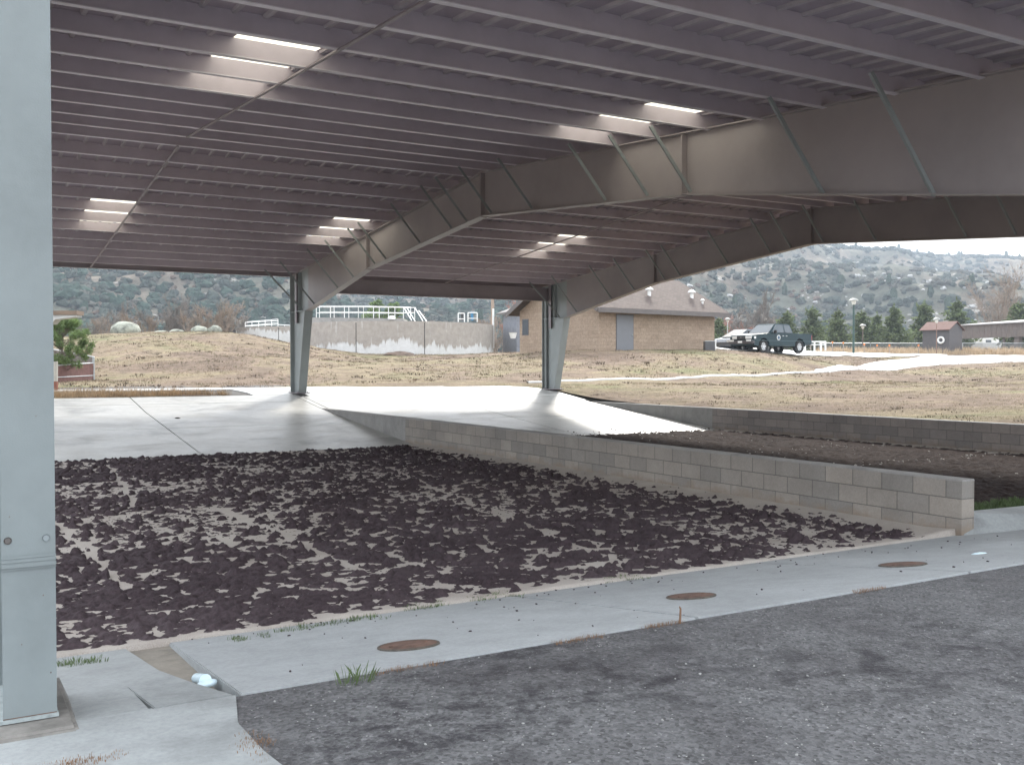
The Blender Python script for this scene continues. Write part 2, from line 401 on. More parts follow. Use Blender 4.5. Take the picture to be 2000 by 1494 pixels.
for a, b in zip(RAMP[:-1], RAMP[1:]):
    mb.add([(-9,a[0],a[1]-.03),(18.14,a[0],a[1]-.03),(18.14,b[0],b[1]-.03),(-9,b[0],b[1]-.03)], [(0,1,2,3)])
tag(mb.build('slab_joint_soil', JOINT), kind='structure')

# ------------------------------------------------------------------ sand beds and sludge
mt, nt, p = nodes_of('bed_sand'); L = nt.links.new
s1 = noise(nt, 2, 6, .6); s2 = noise(nt, 160, 3, .7)
c = mixc(nt, .6, ramp(nt, s1, [(.3, (.36, .32, .285)), (.7, (.47, .43, .39))]).outputs[0], ramp(nt, s2, [(.3, .3), (.7, .7)]).outputs[0], 'OVERLAY')
L(c, p.inputs['Base Color']); p.inputs['Roughness'].default_value = .95; bump(nt, p, noise(nt, 40, 5), .5, .01); SAND = mt
def mudmat(name, c0, c1, scale=30):
    mt, nt, p = nodes_of(name); L = nt.links.new
    a = noise(nt, .8, 5, .6); b = noise(nt, scale, 6, .75)
    c = ramp(nt, a, [(.35, c0), (.65, c1)]).outputs[0]
    c = mixc(nt, .8, c, ramp(nt, b, [(.3, .2), (.5, .5), (.72, .8)]).outputs[0], 'OVERLAY')
    L(c, p.inputs['Base Color']); p.inputs['Roughness'].default_value = .9; p.inputs['Specular IOR Level'].default_value = .25 if 'purple' in name else .05
    bump(nt, p, b, .9, .02); return mt
SLUDGE = mudmat('dried_sludge_purple', (.052, .037, .042), (.078, .058, .064))
SLUDGE2 = mudmat('dried_sludge_brown', (.030, .021, .019), (.046, .033, .029), 22)
def sand(x0, x1, y0, y1, label):
    xs = np.arange(x0, x1+.05, .1); xs[-1] = x1; ys = np.concatenate([[y0, y0+.012], np.arange(y0+.1, y1+.1, .15)]); ys[-1] = y1
    X, Y = np.meshgrid(xs, ys); Z = -.315+(fbm(X*2, Y*2, 21, 4)-.5)*.016
    edge = np.clip(1-(Y-y0)/.35, 0, 1); Z += edge*.022+np.clip(1-(x1-X)/.5, 0, 1)*.05; Z[0] = -.42
    tag(grid('sand_bed', xs, ys, Z, SAND), kind='structure')
sand(-9, 8.998, BY-.02, 20.02, ''); sand(9.2, 18.138, BY-.02, 21.6, '')
def cells(X, Y, cs, seed, jit=.95):
    gx = X/cs; gy = Y/cs; ix = np.floor(gx); iy = np.floor(gy)
    best = np.full(X.shape, 9.); cid = np.zeros(X.shape); 
    for dx in (-1, 0, 1):
        for dy in (-1, 0, 1):
            cx = ix+dx; cy = iy+dy
            px = cx+.5+(_hash(cx, cy, seed)-.5)*jit; py = cy+.5+(_hash(cx, cy, seed+1)-.5)*jit
            d = np.hypot(gx-px, gy-py); r = .33+.33*_hash(cx, cy, seed+2); d = d/r
            k = d < best; best = np.where(k, d, best); cid = np.where(k, _hash(cx, cy, seed+3), cid)
    return best, cid
def geo_space(a, b, d0, d1):
    out = [a]; 
    while out[-1] < b: out.append(out[-1]+d0+(d1-d0)*(out[-1]-a)/(b-a))
    out[-1] = b; return np.array(out)
xs = geo_space(-1.0, 8.98, .017, .024); ys = geo_space(BY+.02, 19.98, .013, .034)
X, Y = np.meshgrid(xs, ys)
def clods(X, Y, cx, cy, r0, r1, seed, prob):
    gx = X/cx; gy = Y/cy; ix = np.floor(gx); iy = np.floor(gy); out = np.full(X.shape, -.05)
    for dx in (-1, 0, 1):
        for dy in (-1, 0, 1):
            a = ix+dx; b = iy+dy; k = _hash(a, b, seed+3); ang_ = 6.28*_hash(a, b, seed+5)
            ux = (gx-(a+.5+(_hash(a, b, seed)-.5)*.95))*cx; uy = (gy-(b+.5+(_hash(a, b, seed+1)-.5)*.95))*cy
            ca, sa = np.cos(ang_), np.sin(ang_); vx = (ux*ca+uy*sa)*1.35; vy = (-ux*sa+uy*ca)*.85
            r = r0+(r1-r0)*_hash(a, b, seed+2); d = np.hypot(vx, vy)/r; h = r*(.50+.55*_hash(a, b, seed+4))*(1-d**1.4)*.84
            out = np.maximum(out, np.where(k < prob, h, -.05))
    return out
wx = X+(fbm(X*16, Y*16, 31, 3)-.5)*.10; wy = Y+(fbm(X*16, Y*16, 37, 3)-.5)*.10
tone = fbm(X/1.5, Y/1.5, 61, 3)                       # patchiness
dens = np.interp(tone, [.25, .42, .6, .8], [.42, .74, .90, .98])
nearleft = np.clip((8.8-Y)/1.6, 0, 1)*np.clip((4.6-X)/2.6, 0, 1)
H = clods(wx, wy, .142, .215, .046, .084, 41, dens)
H = np.maximum(H, clods(wx+5, wy+3, .09, .145, .02, .040, 53, dens*.5))
H = np.where(H > 0, H**1.0*(.72+.6*fbm(X*22, Y*22, 73, 3)), H)
H = H+(fbm(X*34, Y*34, 71, 3)-.5)*.042*np.clip(H*45+.1, .1, 1)
fill = (fbm(X*12, Y*12, 91, 4)-.46)*.13; H = np.where(nearleft > .02, np.maximum(H*(1-.35*nearleft), fill*nearleft), H)
lump = (fbm(X*9, Y*9, 95, 4)-.54)*.22*np.clip((tone-.50)*6, 0, 1); H = np.maximum(H, np.minimum(lump, .03)+(fbm(X*30, Y*30, 72, 2)-.5)*.016)
for x0, y0, x1, y1, wd in ((1.2, 8.2, .9, 15, .05), (3.05, 8.0, 2.9, 12.6, .05), (4.9, 7.3, 4.2, 12.0, .04), (5.15, 7.0, 6.6, 16, .045), (6.6, 6.9, 7.4, 13, .04), (2.0, 13, 2.5, 19, .05), (7.9, 7.3, 8.2, 15, .035)):
    t = np.clip((Y-y0)/(y1-y0), 0, 1); lx = x0+(x1-x0)*t+(fbm(Y*2, Y*0, 81, 3)-.5)*.25
    k = np.clip(1-np.abs(X-lx)/wd, 0, 1)*((Y > y0) & (Y < y1)); H = H-.09*k
rim = np.minimum(np.clip((Y-BY-.02+(fbm(X*2.5, Y*0, 87, 3)-.5)*.18)/.08, 0, 1), np.clip((8.98-X)/.22, 0, 1)); H = H-(1-rim)*.035*np.clip(fbm(X*3, Y*3, 85, 3)*2.2, .3, 2)
H = np.where(H < .004, (H-.004)*5, H-.004); Z = -.309+np.maximum(H, -.07)
tag(grid('dried_sludge', xs, ys, Z, SLUDGE), 'dark purple brown cracked sludge clods over pale sand in the near left drying bed', 'sludge', kind='stuff')
xs = geo_space(9.22, 18.12, .045, .045); ys = geo_space(7.0, 21.6, .04, .06)
X, Y = np.meshgrid(xs, ys)
wx = X+(fbm(X*6, Y*6, 131, 3)-.5)*.14; wy = Y+(fbm(X*6, Y*6, 137, 3)-.5)*.14
d1, c1 = cells(wx, wy, .17, 141)
H = np.where(c1 < .93, (.016+.014*c1)*(1.05-np.clip(d1, 0, 1.2)**1.8), .0)+(fbm(X*14, Y*14, 171, 3)-.5)*.030+.012
edge = 20.6+(fbm(X/2, X*0, 9, 3)-.5)*1.3+.04*(X-9.2); H = H-np.clip((Y-edge)/.8, 0, 1)*.14
Z = np.maximum(-.305+H, -.6)
tag(grid('dried_sludge', xs, ys, Z, SLUDGE2), 'dark brown crumbly sludge in the bed between the two block walls', 'sludge', kind='stuff')
# loose crumbs and pale flecks on the second bed, and spilled onto slab
def crumbs(name, pts, mat, label, r0, r1, cat, rough=.5):
    V = []; Fq = []
    vs, fs = ICO[1]; vs = np.array(vs); fs = np.array(fs)
    for i, p_ in enumerate(pts):
        r = random.uniform(r0, r1); k = np.array([random.uniform(.6, 1.4), random.uniform(.6, 1.4), random.uniform(.4, .8)])
        vv = vs*(1+(rng.random((len(vs), 1))-.5)*rough)*k*r+np.array(p_); Fq.append(fs+len(V)*len(vs)); V.append(vv)
    o = npmesh(name, np.concatenate(V), np.concatenate(Fq), mat, False); tag(o, label, cat, kind='stuff'); return o
pts = [(random.uniform(9.4, 18), y, rampZ(y)+.01) for y in [20+abs(random.gauss(0, .45)) for _ in range(330)]]
crumbs('sludge_crumbs', pts, SLUDGE2, 'dark crumbs spilled from the sludge onto the foot of the far concrete slab', .01, .026, 'crumbs')
pts = []
for _ in range(260):
    x = random.uniform(9.6, 17.8); y = random.choice([random.uniform(8, 20.5), random.gauss(14.5, .25), random.gauss(11.8, .2)]); pts.append((x, y, -.275))
crumbs('pale_debris', pts, paint('pale_debris', (.45, .42, .38), .8), 'small pale stones and flecks scattered in rows over the dark second bed', .008, .024, 'debris')
pts = []
for _ in range(120):
    x = random.uniform(1.3, 9); y = BY-abs(random.gauss(0, .45)) if random.random() < .6 else random.uniform(AY, BY)
    if y > AY: pts.append((x, y, apZ(y)+.004))
crumbs('dark_crumbs', pts, SLUDGE, 'dark crumbs scattered over the pale concrete apron', .003, .010, 'crumbs')
pts = [(random.uniform(1.2, 9), random.uniform(.8, AY-.05), .004) for _ in range(700)]
crumbs('loose_gravel', pts, paint('gravel_stone', (.30, .30, .29), .8, .4, 40), 'tiny loose pale stones on the worn asphalt', .003, .007, 'gravel')

# ------------------------------------------------------------------ block walls
def blockmat(name, base, dark, z_top):
    mt, nt, p = nodes_of(name); L = nt.links.new
    sx = N(nt, 'ShaderNodeSeparateXYZ'); L(coord(nt), sx.inputs[0])
    cb = N(nt, 'ShaderNodeCombineXYZ'); 
    ad = N(nt, 'ShaderNodeMath', operation='ADD'); L(sx.outputs[0], ad.inputs[0]); L(sx.outputs[1], ad.inputs[1])
    az_ = N(nt, 'ShaderNodeMath', operation='ADD', n_1=-z_top+2.03-.3-.006); L(sx.outputs[2], az_.inputs[0])
    L(ad.outputs[0], cb.inputs[0]); L(az_.outputs[0], cb.inputs[1])
    br = N(nt, 'ShaderNodeTexBrick', i_Scale=1, i_Mortar_Size=.006, i_Mortar_Smooth=.3, i_Brick_Width=.406, i_Row_Height=.203, i_Bias=0)
    br.offset = .5; br.squash = 1
    br.inputs['Color1'].default_value = (*[v*.90 for v in base], 1); br.inputs['Color2'].default_value = (base[0]*1.28, base[1]*1.22, base[2]*1.16, 1)
    br.inputs['Mortar'].default_value = (*[v*.55 for v in base], 1); L(cb.outputs[0], br.inputs['Vector'])
    c = mixc(nt, .5, br.outputs[0], ramp(nt, noise(nt, 2.2, 6, .65), [(.3, .36), (.7, .62)]).outputs[0], 'OVERLAY')
    c = mixc(nt, .5, c, ramp(nt, noise(nt, 55, 5, .7), [(.3, .36), (.7, .62)]).outputs[0], 'OVERLAY')
    # splash dirt at foot
    st = N(nt, 'ShaderNodeMath', operation='ADD'); nn = noise(nt, 6, 5, .6); L(nn, st.inputs[0])
    mr = N(nt, 'ShaderNodeMapRange', i_From_Min=-.03, i_From_Max=.20, i_To_Min=.45, i_To_Max=-.25); L(sx.outputs[2], mr.inputs[0]); L(mr.outputs[0], st.inputs[1])
    c = mixc(nt, ramp(nt, st.outputs[0], [(.5, 0), (.85, .8)]).outputs[0], c, dark)
    L(c, p.inputs['Base Color']); p.inputs['Roughness'].default_value = .9
    hh = mixc(nt, .75, noise(nt, 60, 5, .7), br.outputs['Fac'])
    inv = N(nt, 'ShaderNodeInvert'); L(br.outputs['Fac'], inv.inputs[1])
    bump(nt, p, inv.outputs[0], .6, .006); return mt
def divider(x0, ynear, top, label, base, ytip):
    wl = thing('block_wall', (x0+.1, 13, -.3), label, 'wall', None)
    bm_ = blockmat('concrete_block_'+str(round(x0)), base, (.26, .20, .15), top)
    b = MB(); b.box((x0, ynear, -.6), (x0+.2, 20.6, top-.006)); b.build('blockwork', bm_, wl)
    b = MB(); ye = 20.6; k = 12                     # mortar cap with a slightly wavy edge
    n = 90; vs = []; 
    for i in range(n+1):
        y = ynear-.004+(ytip-ynear+.004)*i/n; wv = (float(fbm(np.array([y*3]), np.array([x0]), 5, 3)[0])-.5)*.014; o_ = .004+abs(wv)*.25
        z = top+.006+wv*.5
        vs += [(x0-o_, y, z-.02), (x0-o_*.2+.012, y, z), (x0+.188, y, z), (x0+.2+o_, y, z-.02)]
    fs = []
    for i in range(n):
        for j in range(3): a = i*4+j; fs.append((a, a+1, a+5, a+4))
        a = i*4; fs.append((a+3, a, a+4, a+7))
    fs += [(0, 1, 2, 3), (4*n+3, 4*n+2, 4*n+1, 4*n)]
    b.add(vs, fs); b.build('mortar_cap', CURB, wl)
    b = MB(); b.prism([(20.602, top-.016), (20.602, -.6), (ytip, -.6), (ytip, top-.016)], 0, x0-.002, x0+.202)
    b.build('cast_wall_end', CURB, wl)
    return wl
divider(9.0, 6.42, .27, 'long block wall between the two drying beds, pale blocks with open near end', (.275, .255, .232), 26.45)
divider(18.14, -8, .285, 'dark shaded block wall along the grass field behind the second bed', (.27, .245, .232), 26.4)

# concrete shoulder at the near end of the wall
mb = MB()
a = onZ(1893, 1013, -.12); b_ = onZ(2040, 1042, -.12)
mb.add([(9.20, 6.62, -.10), (11.5, 6.75, -.16), (18, 6.9, -.2), (18, 6.1, -.27), (11.3, 5.7, -.20), (9.02, 6.40, -.305), (8.9, 6.38, -.31),
        (9.20, 6.62, -.5), (11.5, 6.75, -.5), (18, 6.9, -.5)],
       [(0, 5, 4, 1), (1, 4, 3, 2), (0, 1, 8, 7), (1, 2, 9, 8)])
tag(mb.build('concrete_shoulder', APRON2), kind='structure')

# ------------------------------------------------------------------ canopy
YC, YR, SL, DP = 29.73, 17.235, .0831, 1.049
HE = 4.264; HR = HE+SL*(YC-YR)
def Zp(Y): return HR-SL*abs(Y-YR)                 # underside of the purlins
PD = .20                                          # purlin depth
XL, XR = -.35, 18.75; Y0, Y1 = 4.3, 30.12
FX = [.12, 9.26, 18.40]
can = thing('steel_canopy', (9.2, YR, 0), 'huge open sided steel canopy with ribbed roof and tapered frames over the drying beds', 'canopy')
# deck with openings for skylights
SKX = [(2.65, 3.57), (8.10, 9.02), (14.55, 15.47)]; SKY = [(9.62, 12.66), (21.85, 24.95)]
DZ = .004
mb = MB()
def deckbox(x0, x1, ya, yb):
    if yb <= ya or x1 <= x0: return
    za, zb = Zp(ya)+PD, Zp(yb)+PD
    mb.add([(x0,ya,za),(x1,ya,za),(x1,yb,zb),(x0,yb,zb),(x0,ya,za+.01),(x1,ya,za+.01),(x1,yb,zb+.01),(x0,yb,zb+.01)],
           [(0,3,2,1),(4,5,6,7),(0,1,5,4),(1,2,6,5),(2,3,7,6),(3,0,4,7)])
def ribs(x0, x1, ya, yb):
    x = math.ceil((x0+.02-XL)/.305)*.305+XL
    while x < x1-.02:
        za, zb = Zp(ya)+PD, Zp(yb)+PD
        for (w0, w1) in ((-.022, .022),):
            mb2.add([(x+w0-.012,ya,za-.001),(x+w1+.012,ya,za-.001),(x+w1+.012,yb,zb-.001),(x+w0-.012,yb,zb-.001),(x+w0,ya,za-.03),(x+w1,ya,za-.03),(x+w1,yb,zb-.03),(x+w0,yb,zb-.03)],
               [(0,1,2,3),(7,6,5,4),(0,4,5,1),(1,5,6,2),(2,6,7,3),(3,7,4,0)])
        x += .305
mb2 = MB()
segsY = [(Y0, SKY[0][0], 0), (SKY[0][0], SKY[0][1], 1), (SKY[0][1], YR, 0), (YR, SKY[1][0], 0), (SKY[1][0], SKY[1][1], 1), (SKY[1][1], Y1, 0)]
for ya, yb, hole in segsY:
    if not hole: deckbox(XL, XR, ya, yb); ribs(XL, XR, ya, yb)
    else:
        e = [XL]+[v for s in SKX for v in s]+[XR]
        for i in range(0, len(e), 2): deckbox(e[i], e[i+1], ya, yb); ribs(e[i], e[i+1], ya, yb)
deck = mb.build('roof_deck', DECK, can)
mb2.build('deck_ribs', paint('deck_rib_paint', (.42, .38, .40), .5), deck)
mt, nt, p = nodes_of('translucent_roof_panel'); L = nt.links.new
tr = nt.nodes.new('ShaderNodeBsdfTranslucent'); tr.inputs[0].default_value = (.74, .70, .56, 1)
ms = nt.nodes.new('ShaderNodeMixShader'); ms.inputs[0].default_value = .85; p.inputs['Base Color'].default_value = (.8, .78, .7, 1)
L(p.outputs[0], ms.inputs[1]); L(tr.outputs[0], ms.inputs[2]); L(ms.outputs[0], nt.nodes['Material Output'].inputs[0]); SKL = mt
for xa, xb in SKX:
    for ya, yb in SKY:
        mb = MB(); n = 18
        vs = []
        for i in range(n+1):
            x = xa-.03+(xb-xa+.06)*i/n; k = .018 if i % 6 == 3 else (.0 if i % 2 else .005)
            vs += [(x, ya-.05, Zp(ya-.05)+PD+.014+k), (x, yb+.05, Zp(yb+.05)+PD+.014+k)]
        mb.add(vs, [(2*i, 2*i+1, 2*i+3, 2*i+2) for i in range(n)]); mb.build('skylight_panel', SKL, can)
# purlins: near side rows then far side rows
rows = [YR-.379-i*DP for i in range(0, 12)]+[YR+.379+i*DP for i in range(0, 12)]
FLG = paint('purlin_paint', (.50, .44, .485), .45, .08, 1.5)
FLG2 = paint('lit_flange_paint', (.68, .64, .68), .4, .08, 1.5)  # paler than the webs: highlight of light from below put into the colour
for Y in rows:
    if Y < 4.9 or Y > 29.6: continue
    z = Zp(Y); mb = MB()
    mb.box((XL+.05, Y-.004, z+.006), (XR-.05, Y+.004, z+PD-.002))
    pu = mb.build('purlin', FLG, can); mb = MB(); mb.box((XL+.05, Y-.012, z-.004), (XR-.05, Y+.062, z+.006)); mb.box((XL+.05, Y+.056, z+.006), (XR-.05, Y+.062, z+.026))
    mb.build('flange', FLG2, pu)
for Y, s in ((29.98, 1), (4.45, -1)):             # eave struts with trim
    z = Zp(YC if s > 0 else 4.74); mb = MB(); mb.box((XL, Y-.05, z-.02), (XR, Y+.03, z+PD-.01)); mb.box((XL, Y-.09, z-.028), (XR, Y+.05, z-.02))
    mb.build('eave_strut', STEELD, can)
    mb = MB(); ye = Y+.14*s; mb.prism([(ye-.07, z+.02), (ye+.07, z+.02), (ye+.09, z+.24), (ye-.09, z+.24)], 0, XL-.05, XR+.05); mb.build('gutter', STEELD, can)
for X in (XL-.02, XR+.02):
    mb = MB()
    for a, b in ((Y0-.1, YR), (YR, Y1+.1)): mb.bar((X, a, Zp(a)+.12), (X, b, Zp(b)+.12), .03, .26)
    mb.build('rake_trim', STEELD, can)
for X in (3.45, 14.5):                            # bridging angles across the purlins
    mb = MB()
    for a, b in ((Y0+.3, YR-.38), (YR+.38, Y1-.35)): mb.bar((X, a, Zp(a)-.012), (X, b, Zp(b)-.012), .04, .02)
    mb.build('bridging_angle', STEELD, can)
# frames
def mir(Y): return 2*YR-Y
KN, SP, AP = (28.3, 3.12), (23.4, 3.93), (YR, 4.44)
FW = .20
def frame(fx, idx):
    tw_ = .012
    raf = MB()
    poly = [(KN[0], KN[1]), SP, AP, (mir(SP[0]), SP[1]), (mir(KN[0]), KN[1]), (mir(28.3), Zp(28.3)-.002), (YR, HR-.002), (28.3, Zp(28.3)-.002)]
    # web as quads so it stays planar and clean
    def web(pts): raf.prism(pts, 0, fx-tw_/2, fx+tw_/2)
    for s in (1, -1):
        f = (lambda y: y) if s > 0 else (lambda y: mir(y)-(.42 if y > 28 else 0))
        web([(f(28.3), KN[1]), (f(SP[0]), SP[1]), (f(SP[0]), Zp(SP[0])), (f(28.3), Zp(28.3))])
        web([(f(SP[0]), SP[1]), (YR, AP[1]), (YR, HR), (f(SP[0]), Zp(SP[0]))])
        for (a, b) in (((28.3, KN[1]), SP), (SP, AP)):
            raf.bar((fx, f(a[0]), a[1]-.008), (fx, f(b[0]), b[1]-.008), FW, .016)
        raf.bar((fx, f(29.7), Zp(29.7)-.012), (fx, YR, HR-.012), FW, .016)
        # splice and stiffener plates
        for (y, zl) in ((SP[0], SP[1]),):
            raf.box((fx-.1, f(y)-.012, zl-.03), (fx+.1, f(y)+.012, Zp(y)-.02))
        yb_ = 21.0; zb_ = np.interp(yb_, [YR, SP[0]], [AP[1], SP[1]])
    raf.box((fx-.1, YR-.012, AP[1]-.03), (fx+.1, YR+.012, HR-.02))
    r = raf.build('rafter', STEELF, can)
    # flange braces
    BY_ = [17.9, 16.85, 15.3, 18.6, 20.2, 22.2, 22.9, 24.4, 25.6, 27.6, 13.0, 11.9, 10.9, 8.45, 6.9]
    for y in BY_:
        if y > YR:
            zb_ = float(np.interp(y, [YR, SP[0], KN[0]], [AP[1], SP[1], KN[1]]))
        else:
            zb_ = float(np.interp(mir(y), [YR, SP[0], KN[0]], [AP[1], SP[1], KN[1]]))
        dep = Zp(y)-zb_; dx = dep*.85
        b = MB(); b.bar((fx-dx-.04, y, Zp(y)-.0), (fx-.06, y, zb_+.03), .05, .006, (0, 1, 0)); b.bar((fx-dx-.04, y+.024, Zp(y)), (fx-.06, y+.024, zb_+.03), .006, .05, (0, 1, 0))
        b.build('flange_brace', STEEL, r)
    # columns
    for s in (1, -1):
        f = (lambda y: y) if s > 0 else (lambda y: mir(y)-(.42 if y < 28.5 else 0))
        base = rampZ(29.5)+.02 if s > 0 else .02
        if s < 0 and idx == 0: continue
        c = MB(); yo, yi = 29.73, 28.95; top = Zp(29.6)-.03
        c.prism([(f(yi), base), (f(yo), base), (f(yo), top), (f(28.3), Zp(28.3)-.02), (f(28.3), KN[1])], 0, fx-tw_/2-.001, fx+tw_/2+.001)
        c.bar((fx, f(yo), base), (fx, f(yo), top), .25, .018, (0, 1, 0)) if False else c.box((fx-.125, f(yo)-.009, base), (fx+.125, f(yo)+.009, top))
        c.bar((fx, f(yi), base), (fx, f(28.3), KN[1]), .25, .018, (1, 0, 0)) if False else None
        v = Vector((0, f(28.3)-f(yi), KN[1]-base)).normalized(); 
        c.add([(fx-.125, f(yi)-.009, base), (fx+.125, f(yi)-.009, base), (fx+.125, f(28.3)-.009, KN[1]), (fx-.125, f(28.3)-.009, KN[1]),
               (fx-.125, f(yi)+.009, base), (fx+.125, f(yi)+.009, base), (fx+.125, f(28.3)+.009, KN[1]), (fx-.125, f(28.3)+.009, KN[1])],
              [(0,1,2,3),(7,6,5,4),(0,4,5,1),(1,5,6,2),(2,6,7,3),(3,7,4,0)])
        c.box((fx-.11, min(f(28.3), f(yo)), KN[1]-.008), (fx+.11, max(f(28.3), f(yo)), KN[1]+.008))
        c.box((fx-.11, f(28.95)-.008, KN[1]+.01), (fx+.11, f(28.95)+.008, Zp(28.95)-.03))
        co = c.build('column', STEEL, can)
        b = MB(); b.box((fx-.2, min(f(yi-.12), f(yo+.12)), base-.022), (fx+.2, max(f(yi-.12), f(yo+.12)), base)); 
        for dx in (-.15, .15):
            for yy_ in (yi-.05, yo+.06): b.cyl((fx+dx, f(yy_), base), (fx+dx, f(yy_), base+.05), .014, n=6)
        b.build('base_plate', STEELD, co)
        if s > 0 and idx > 0:
            # knee braces on far column and purlin-side bracket
            b = MB(); b.bar((fx-1.15, 28.9, Zp(28.9)), (fx-.08, 28.62, KN[1]+.02), .05, .006, (0, 1, 0)); b.bar((fx-1.15, 28.93, Zp(28.9)), (fx-.08, 28.65, KN[1]+.02), .006, .05, (0, 1, 0)); b.build('knee_brace', STEEL, co)
            b = MB(); b.box((fx-.09, 29.2, KN[1]-.35), (fx-.075, 29.35, Zp(29.2)-.03)); b.box((fx-.075, 29.27, KN[1]-.35), (fx-.01, 29.28, Zp(29.2)-.03)); b.build('beam_bracket', STEELD, co)
        if s > 0 and idx == 2:
            b = MB(); b.cyl((fx-.07, 29.55, base), (fx-.07, 29.55, 4.1), .05, n=14); b.build('downspout', STEEL, co, smooth=True)
STEELF = paint('rafter_paint', (.33, .295, .295), .5, .08, .8)
for i, fx in enumerate(FX): frame(fx, i)
mb = MB(); mb.box((FX[1]+.02, 29.44, 3.75), (FX[2]-.02, 29.46, 4.18)); mb.box((FX[1]+.02, 29.37, 4.17), (FX[2]-.02, 29.53, 4.185)); mb.box((FX[1]+.02, 29.37, 3.735), (FX[2]-.02, 29.53, 3.75))
mb.build('portal_beam', STEELD, can)
# near column of the first frame
NX, NY = .268, 4.40
mb = MB()
ww = .0985; mb.box((NX-ww, NY, .03), (NX+ww, NY+.012, Zp(4.7)-.02)); mb.box((NX-.005, NY+.012, .03), (NX+.005, NY+.5, 3.5)); mb.box((NX-ww, NY+.5, .03), (NX+ww, NY+.512, 3.5))
nc = mb.build('column', paint('near_column_paint', (.212, .242, .247), .42, .09, 2.2, bmp=.10, bscale=140), can)
mb = MB(); zz = onX(50, 1098, NX).z
zz = (EYE+ray(50, 1098)*(NY/ray(50, 1098).y)).z
for k, (dz, hh, pr) in enumerate(((.022, .007, .006), (.008, .008, .009), (-.010, .010, .012), (-.024, .006, .006))):
    mb.box((NX-ww-.002, NY-pr, zz+dz-hh), (NX+ww+.002, NY, zz+dz+hh))
mb.build('weld_band', paint('near_column_paint', (.22, .26, .27)), nc, bevel=.003)
mb = MB()
for (x0_, z0_, w_, h_) in ((-.098, .0365, .196, .0035), (.075, .2, .004, .006), (-.03, .33, .003, .004), (.05, .52, .003, .005), (-.07, .85, .004, .003), (.03, 1.25, .003, .004)):
    mb = MB(); mb.box((NX+x0_, NY-.0012, z0_), (NX+x0_+w_, NY-.0004, z0_+h_)); mb.build('rust_spot', RUST, nc)
for px, py, dk in ((15, 1056, 1), (90, 1050, 0)):
    q = EYE+ray(px, py)*(NY/ray(px, py).y); mb = MB(); mb.cyl((q.x, NY-.002, q.z), (q.x, NY-.004, q.z), .0115, n=18); mb.lathe((q.x, NY-.001, q.z), [(.0118, .0), (.0145, .003), (.0145, 0)], 18, (0, -1, 0))
    mb.build('bolt_hole', paint('dark_hole', (.1, .09, .085)) if dk else paint('faded_plug', (.24, .27, .28)), nc)
mb = MB(); mb.box((NX-ww-.012, NY-.012, .022), (NX+ww+.006, NY+.54, .036)); mb.build('base_plate', paint('weathered_base_paint', (.33, .37, .37), .5, .2, 20), nc)
pier = MB(); pier.add([(-.9, 4.20, -.05), (NX+ww+.09, 4.20, -.05), (NX+ww+.10, 5.05, -.1), (-.9, 5.05, -.1), (-.9, 4.25, .018), (NX+ww+.06, 4.25, .018), (NX+ww+.055, 5.0, .018), (-.9, 5.0, .018)],
       [(0,3,2,1),(4,5,6,7),(0,1,5,4),(1,2,6,5),(2,3,7,6),(3,0,4,7)])
tag(pier.build('concrete_pier', concrete('pier_concrete', (.19, .18, .165), stain=.45, sx=9), bevel=.012), 'low dark rough concrete footing under the near grey column', 'footing')

# ------------------------------------------------------------------ covers etc on apron
def cover(px, py, wpx, label, tilt=0):
    c = onAp(px, py); z = (c-EYE).dot(fwd); r = wpx/F*z/2
    sl_ = (BZ-AZ)/(BY-AY); nrm = Vector((0, -sl_, 1)).normalized()
    t = thing('cleanout_cover', c, label, 'cover', 'rusty round covers set in the concrete apron')
    mb = MB(); mb.lathe(c, [(r, -.01), (r, .008), (r*.93, .010), (r*.93, .003)], 40, nrm); mb.build('rim', paint('rim_iron', (.10, .085, .07), .8, .3, 30), t)
    mb = MB(); mb.lathe(c, [(r*.92, .004), (r*.915, .009), (r*.5, .010), (r*.48, .0115), (0.001, .0115)], 40, nrm)
    for k in (-1, 1): mb.cyl(c+Vector((k*r*.6, 0, .010)), c+Vector((k*r*.6, 0, .014)), .012, n=8)
    mb.build('lid', RUST, t)
cover(798, 1261, 122, 'brown rusty round cover, nearest and largest of the three on the pale apron')
cover(1350, 1165, 97, 'brown rusty round cover in the middle of the three, with dirt at its left rim')
cover(1763, 1103, 90, 'brown rusty round cover nearest the open end of the block wall')
# pale pipe pieces in the drain slots
ICE = paint('pale_blue_plastic', (.62, .76, .82), .3, .08, 20)
c = onAp(395, 1325); d = (onAp(430, 1342)-onAp(365, 1310)).normalized()
mb = MB(); a_ = Vector((d.x, d.y, -.10)).normalized()
p0 = c-d*.11+Vector((0, 0, -.012)); p1 = c+d*.06+Vector((0, 0, .0))
mb.cyl(p0, p1, .026, .030, 20); mb.blob(c+d*.09+Vector((0, 0, -.012)), .040, 3, 2, .12, (1.4, .8, .5), .4)
tag(mb.build('pipe_piece', ICE, smooth=True), 'pale blue white smooth piece lying in the drain slot left of the nearest round cover', 'pipe')
c = onAp(1914, 1081); mb = MB(); mb.blob(c+Vector((0, 0, -.012)), .07, 8, 2, .2, (1.3, .5, .35), -.3)
tag(mb.build('pipe_piece', ICE, smooth=True), 'small pale blue piece on the apron beyond the block wall end', 'pipe')
# stake, twigs
c = onZ(1328, 1213, .0); mb = MB(); mb.cyl(c-Vector((0, 0, .02)), c+Vector((.004, 0, .07)), .008, .006, 6); mb.cyl(c+Vector((.004, 0, .07)), c+Vector((-.004, 0, .085)), .006, .003, 6)
tag(mb.build('wooden_stake', paint('stub_wood', (.22, .13, .08), .8)), 'short brown stub standing at the asphalt edge below the middle cover', 'stake')

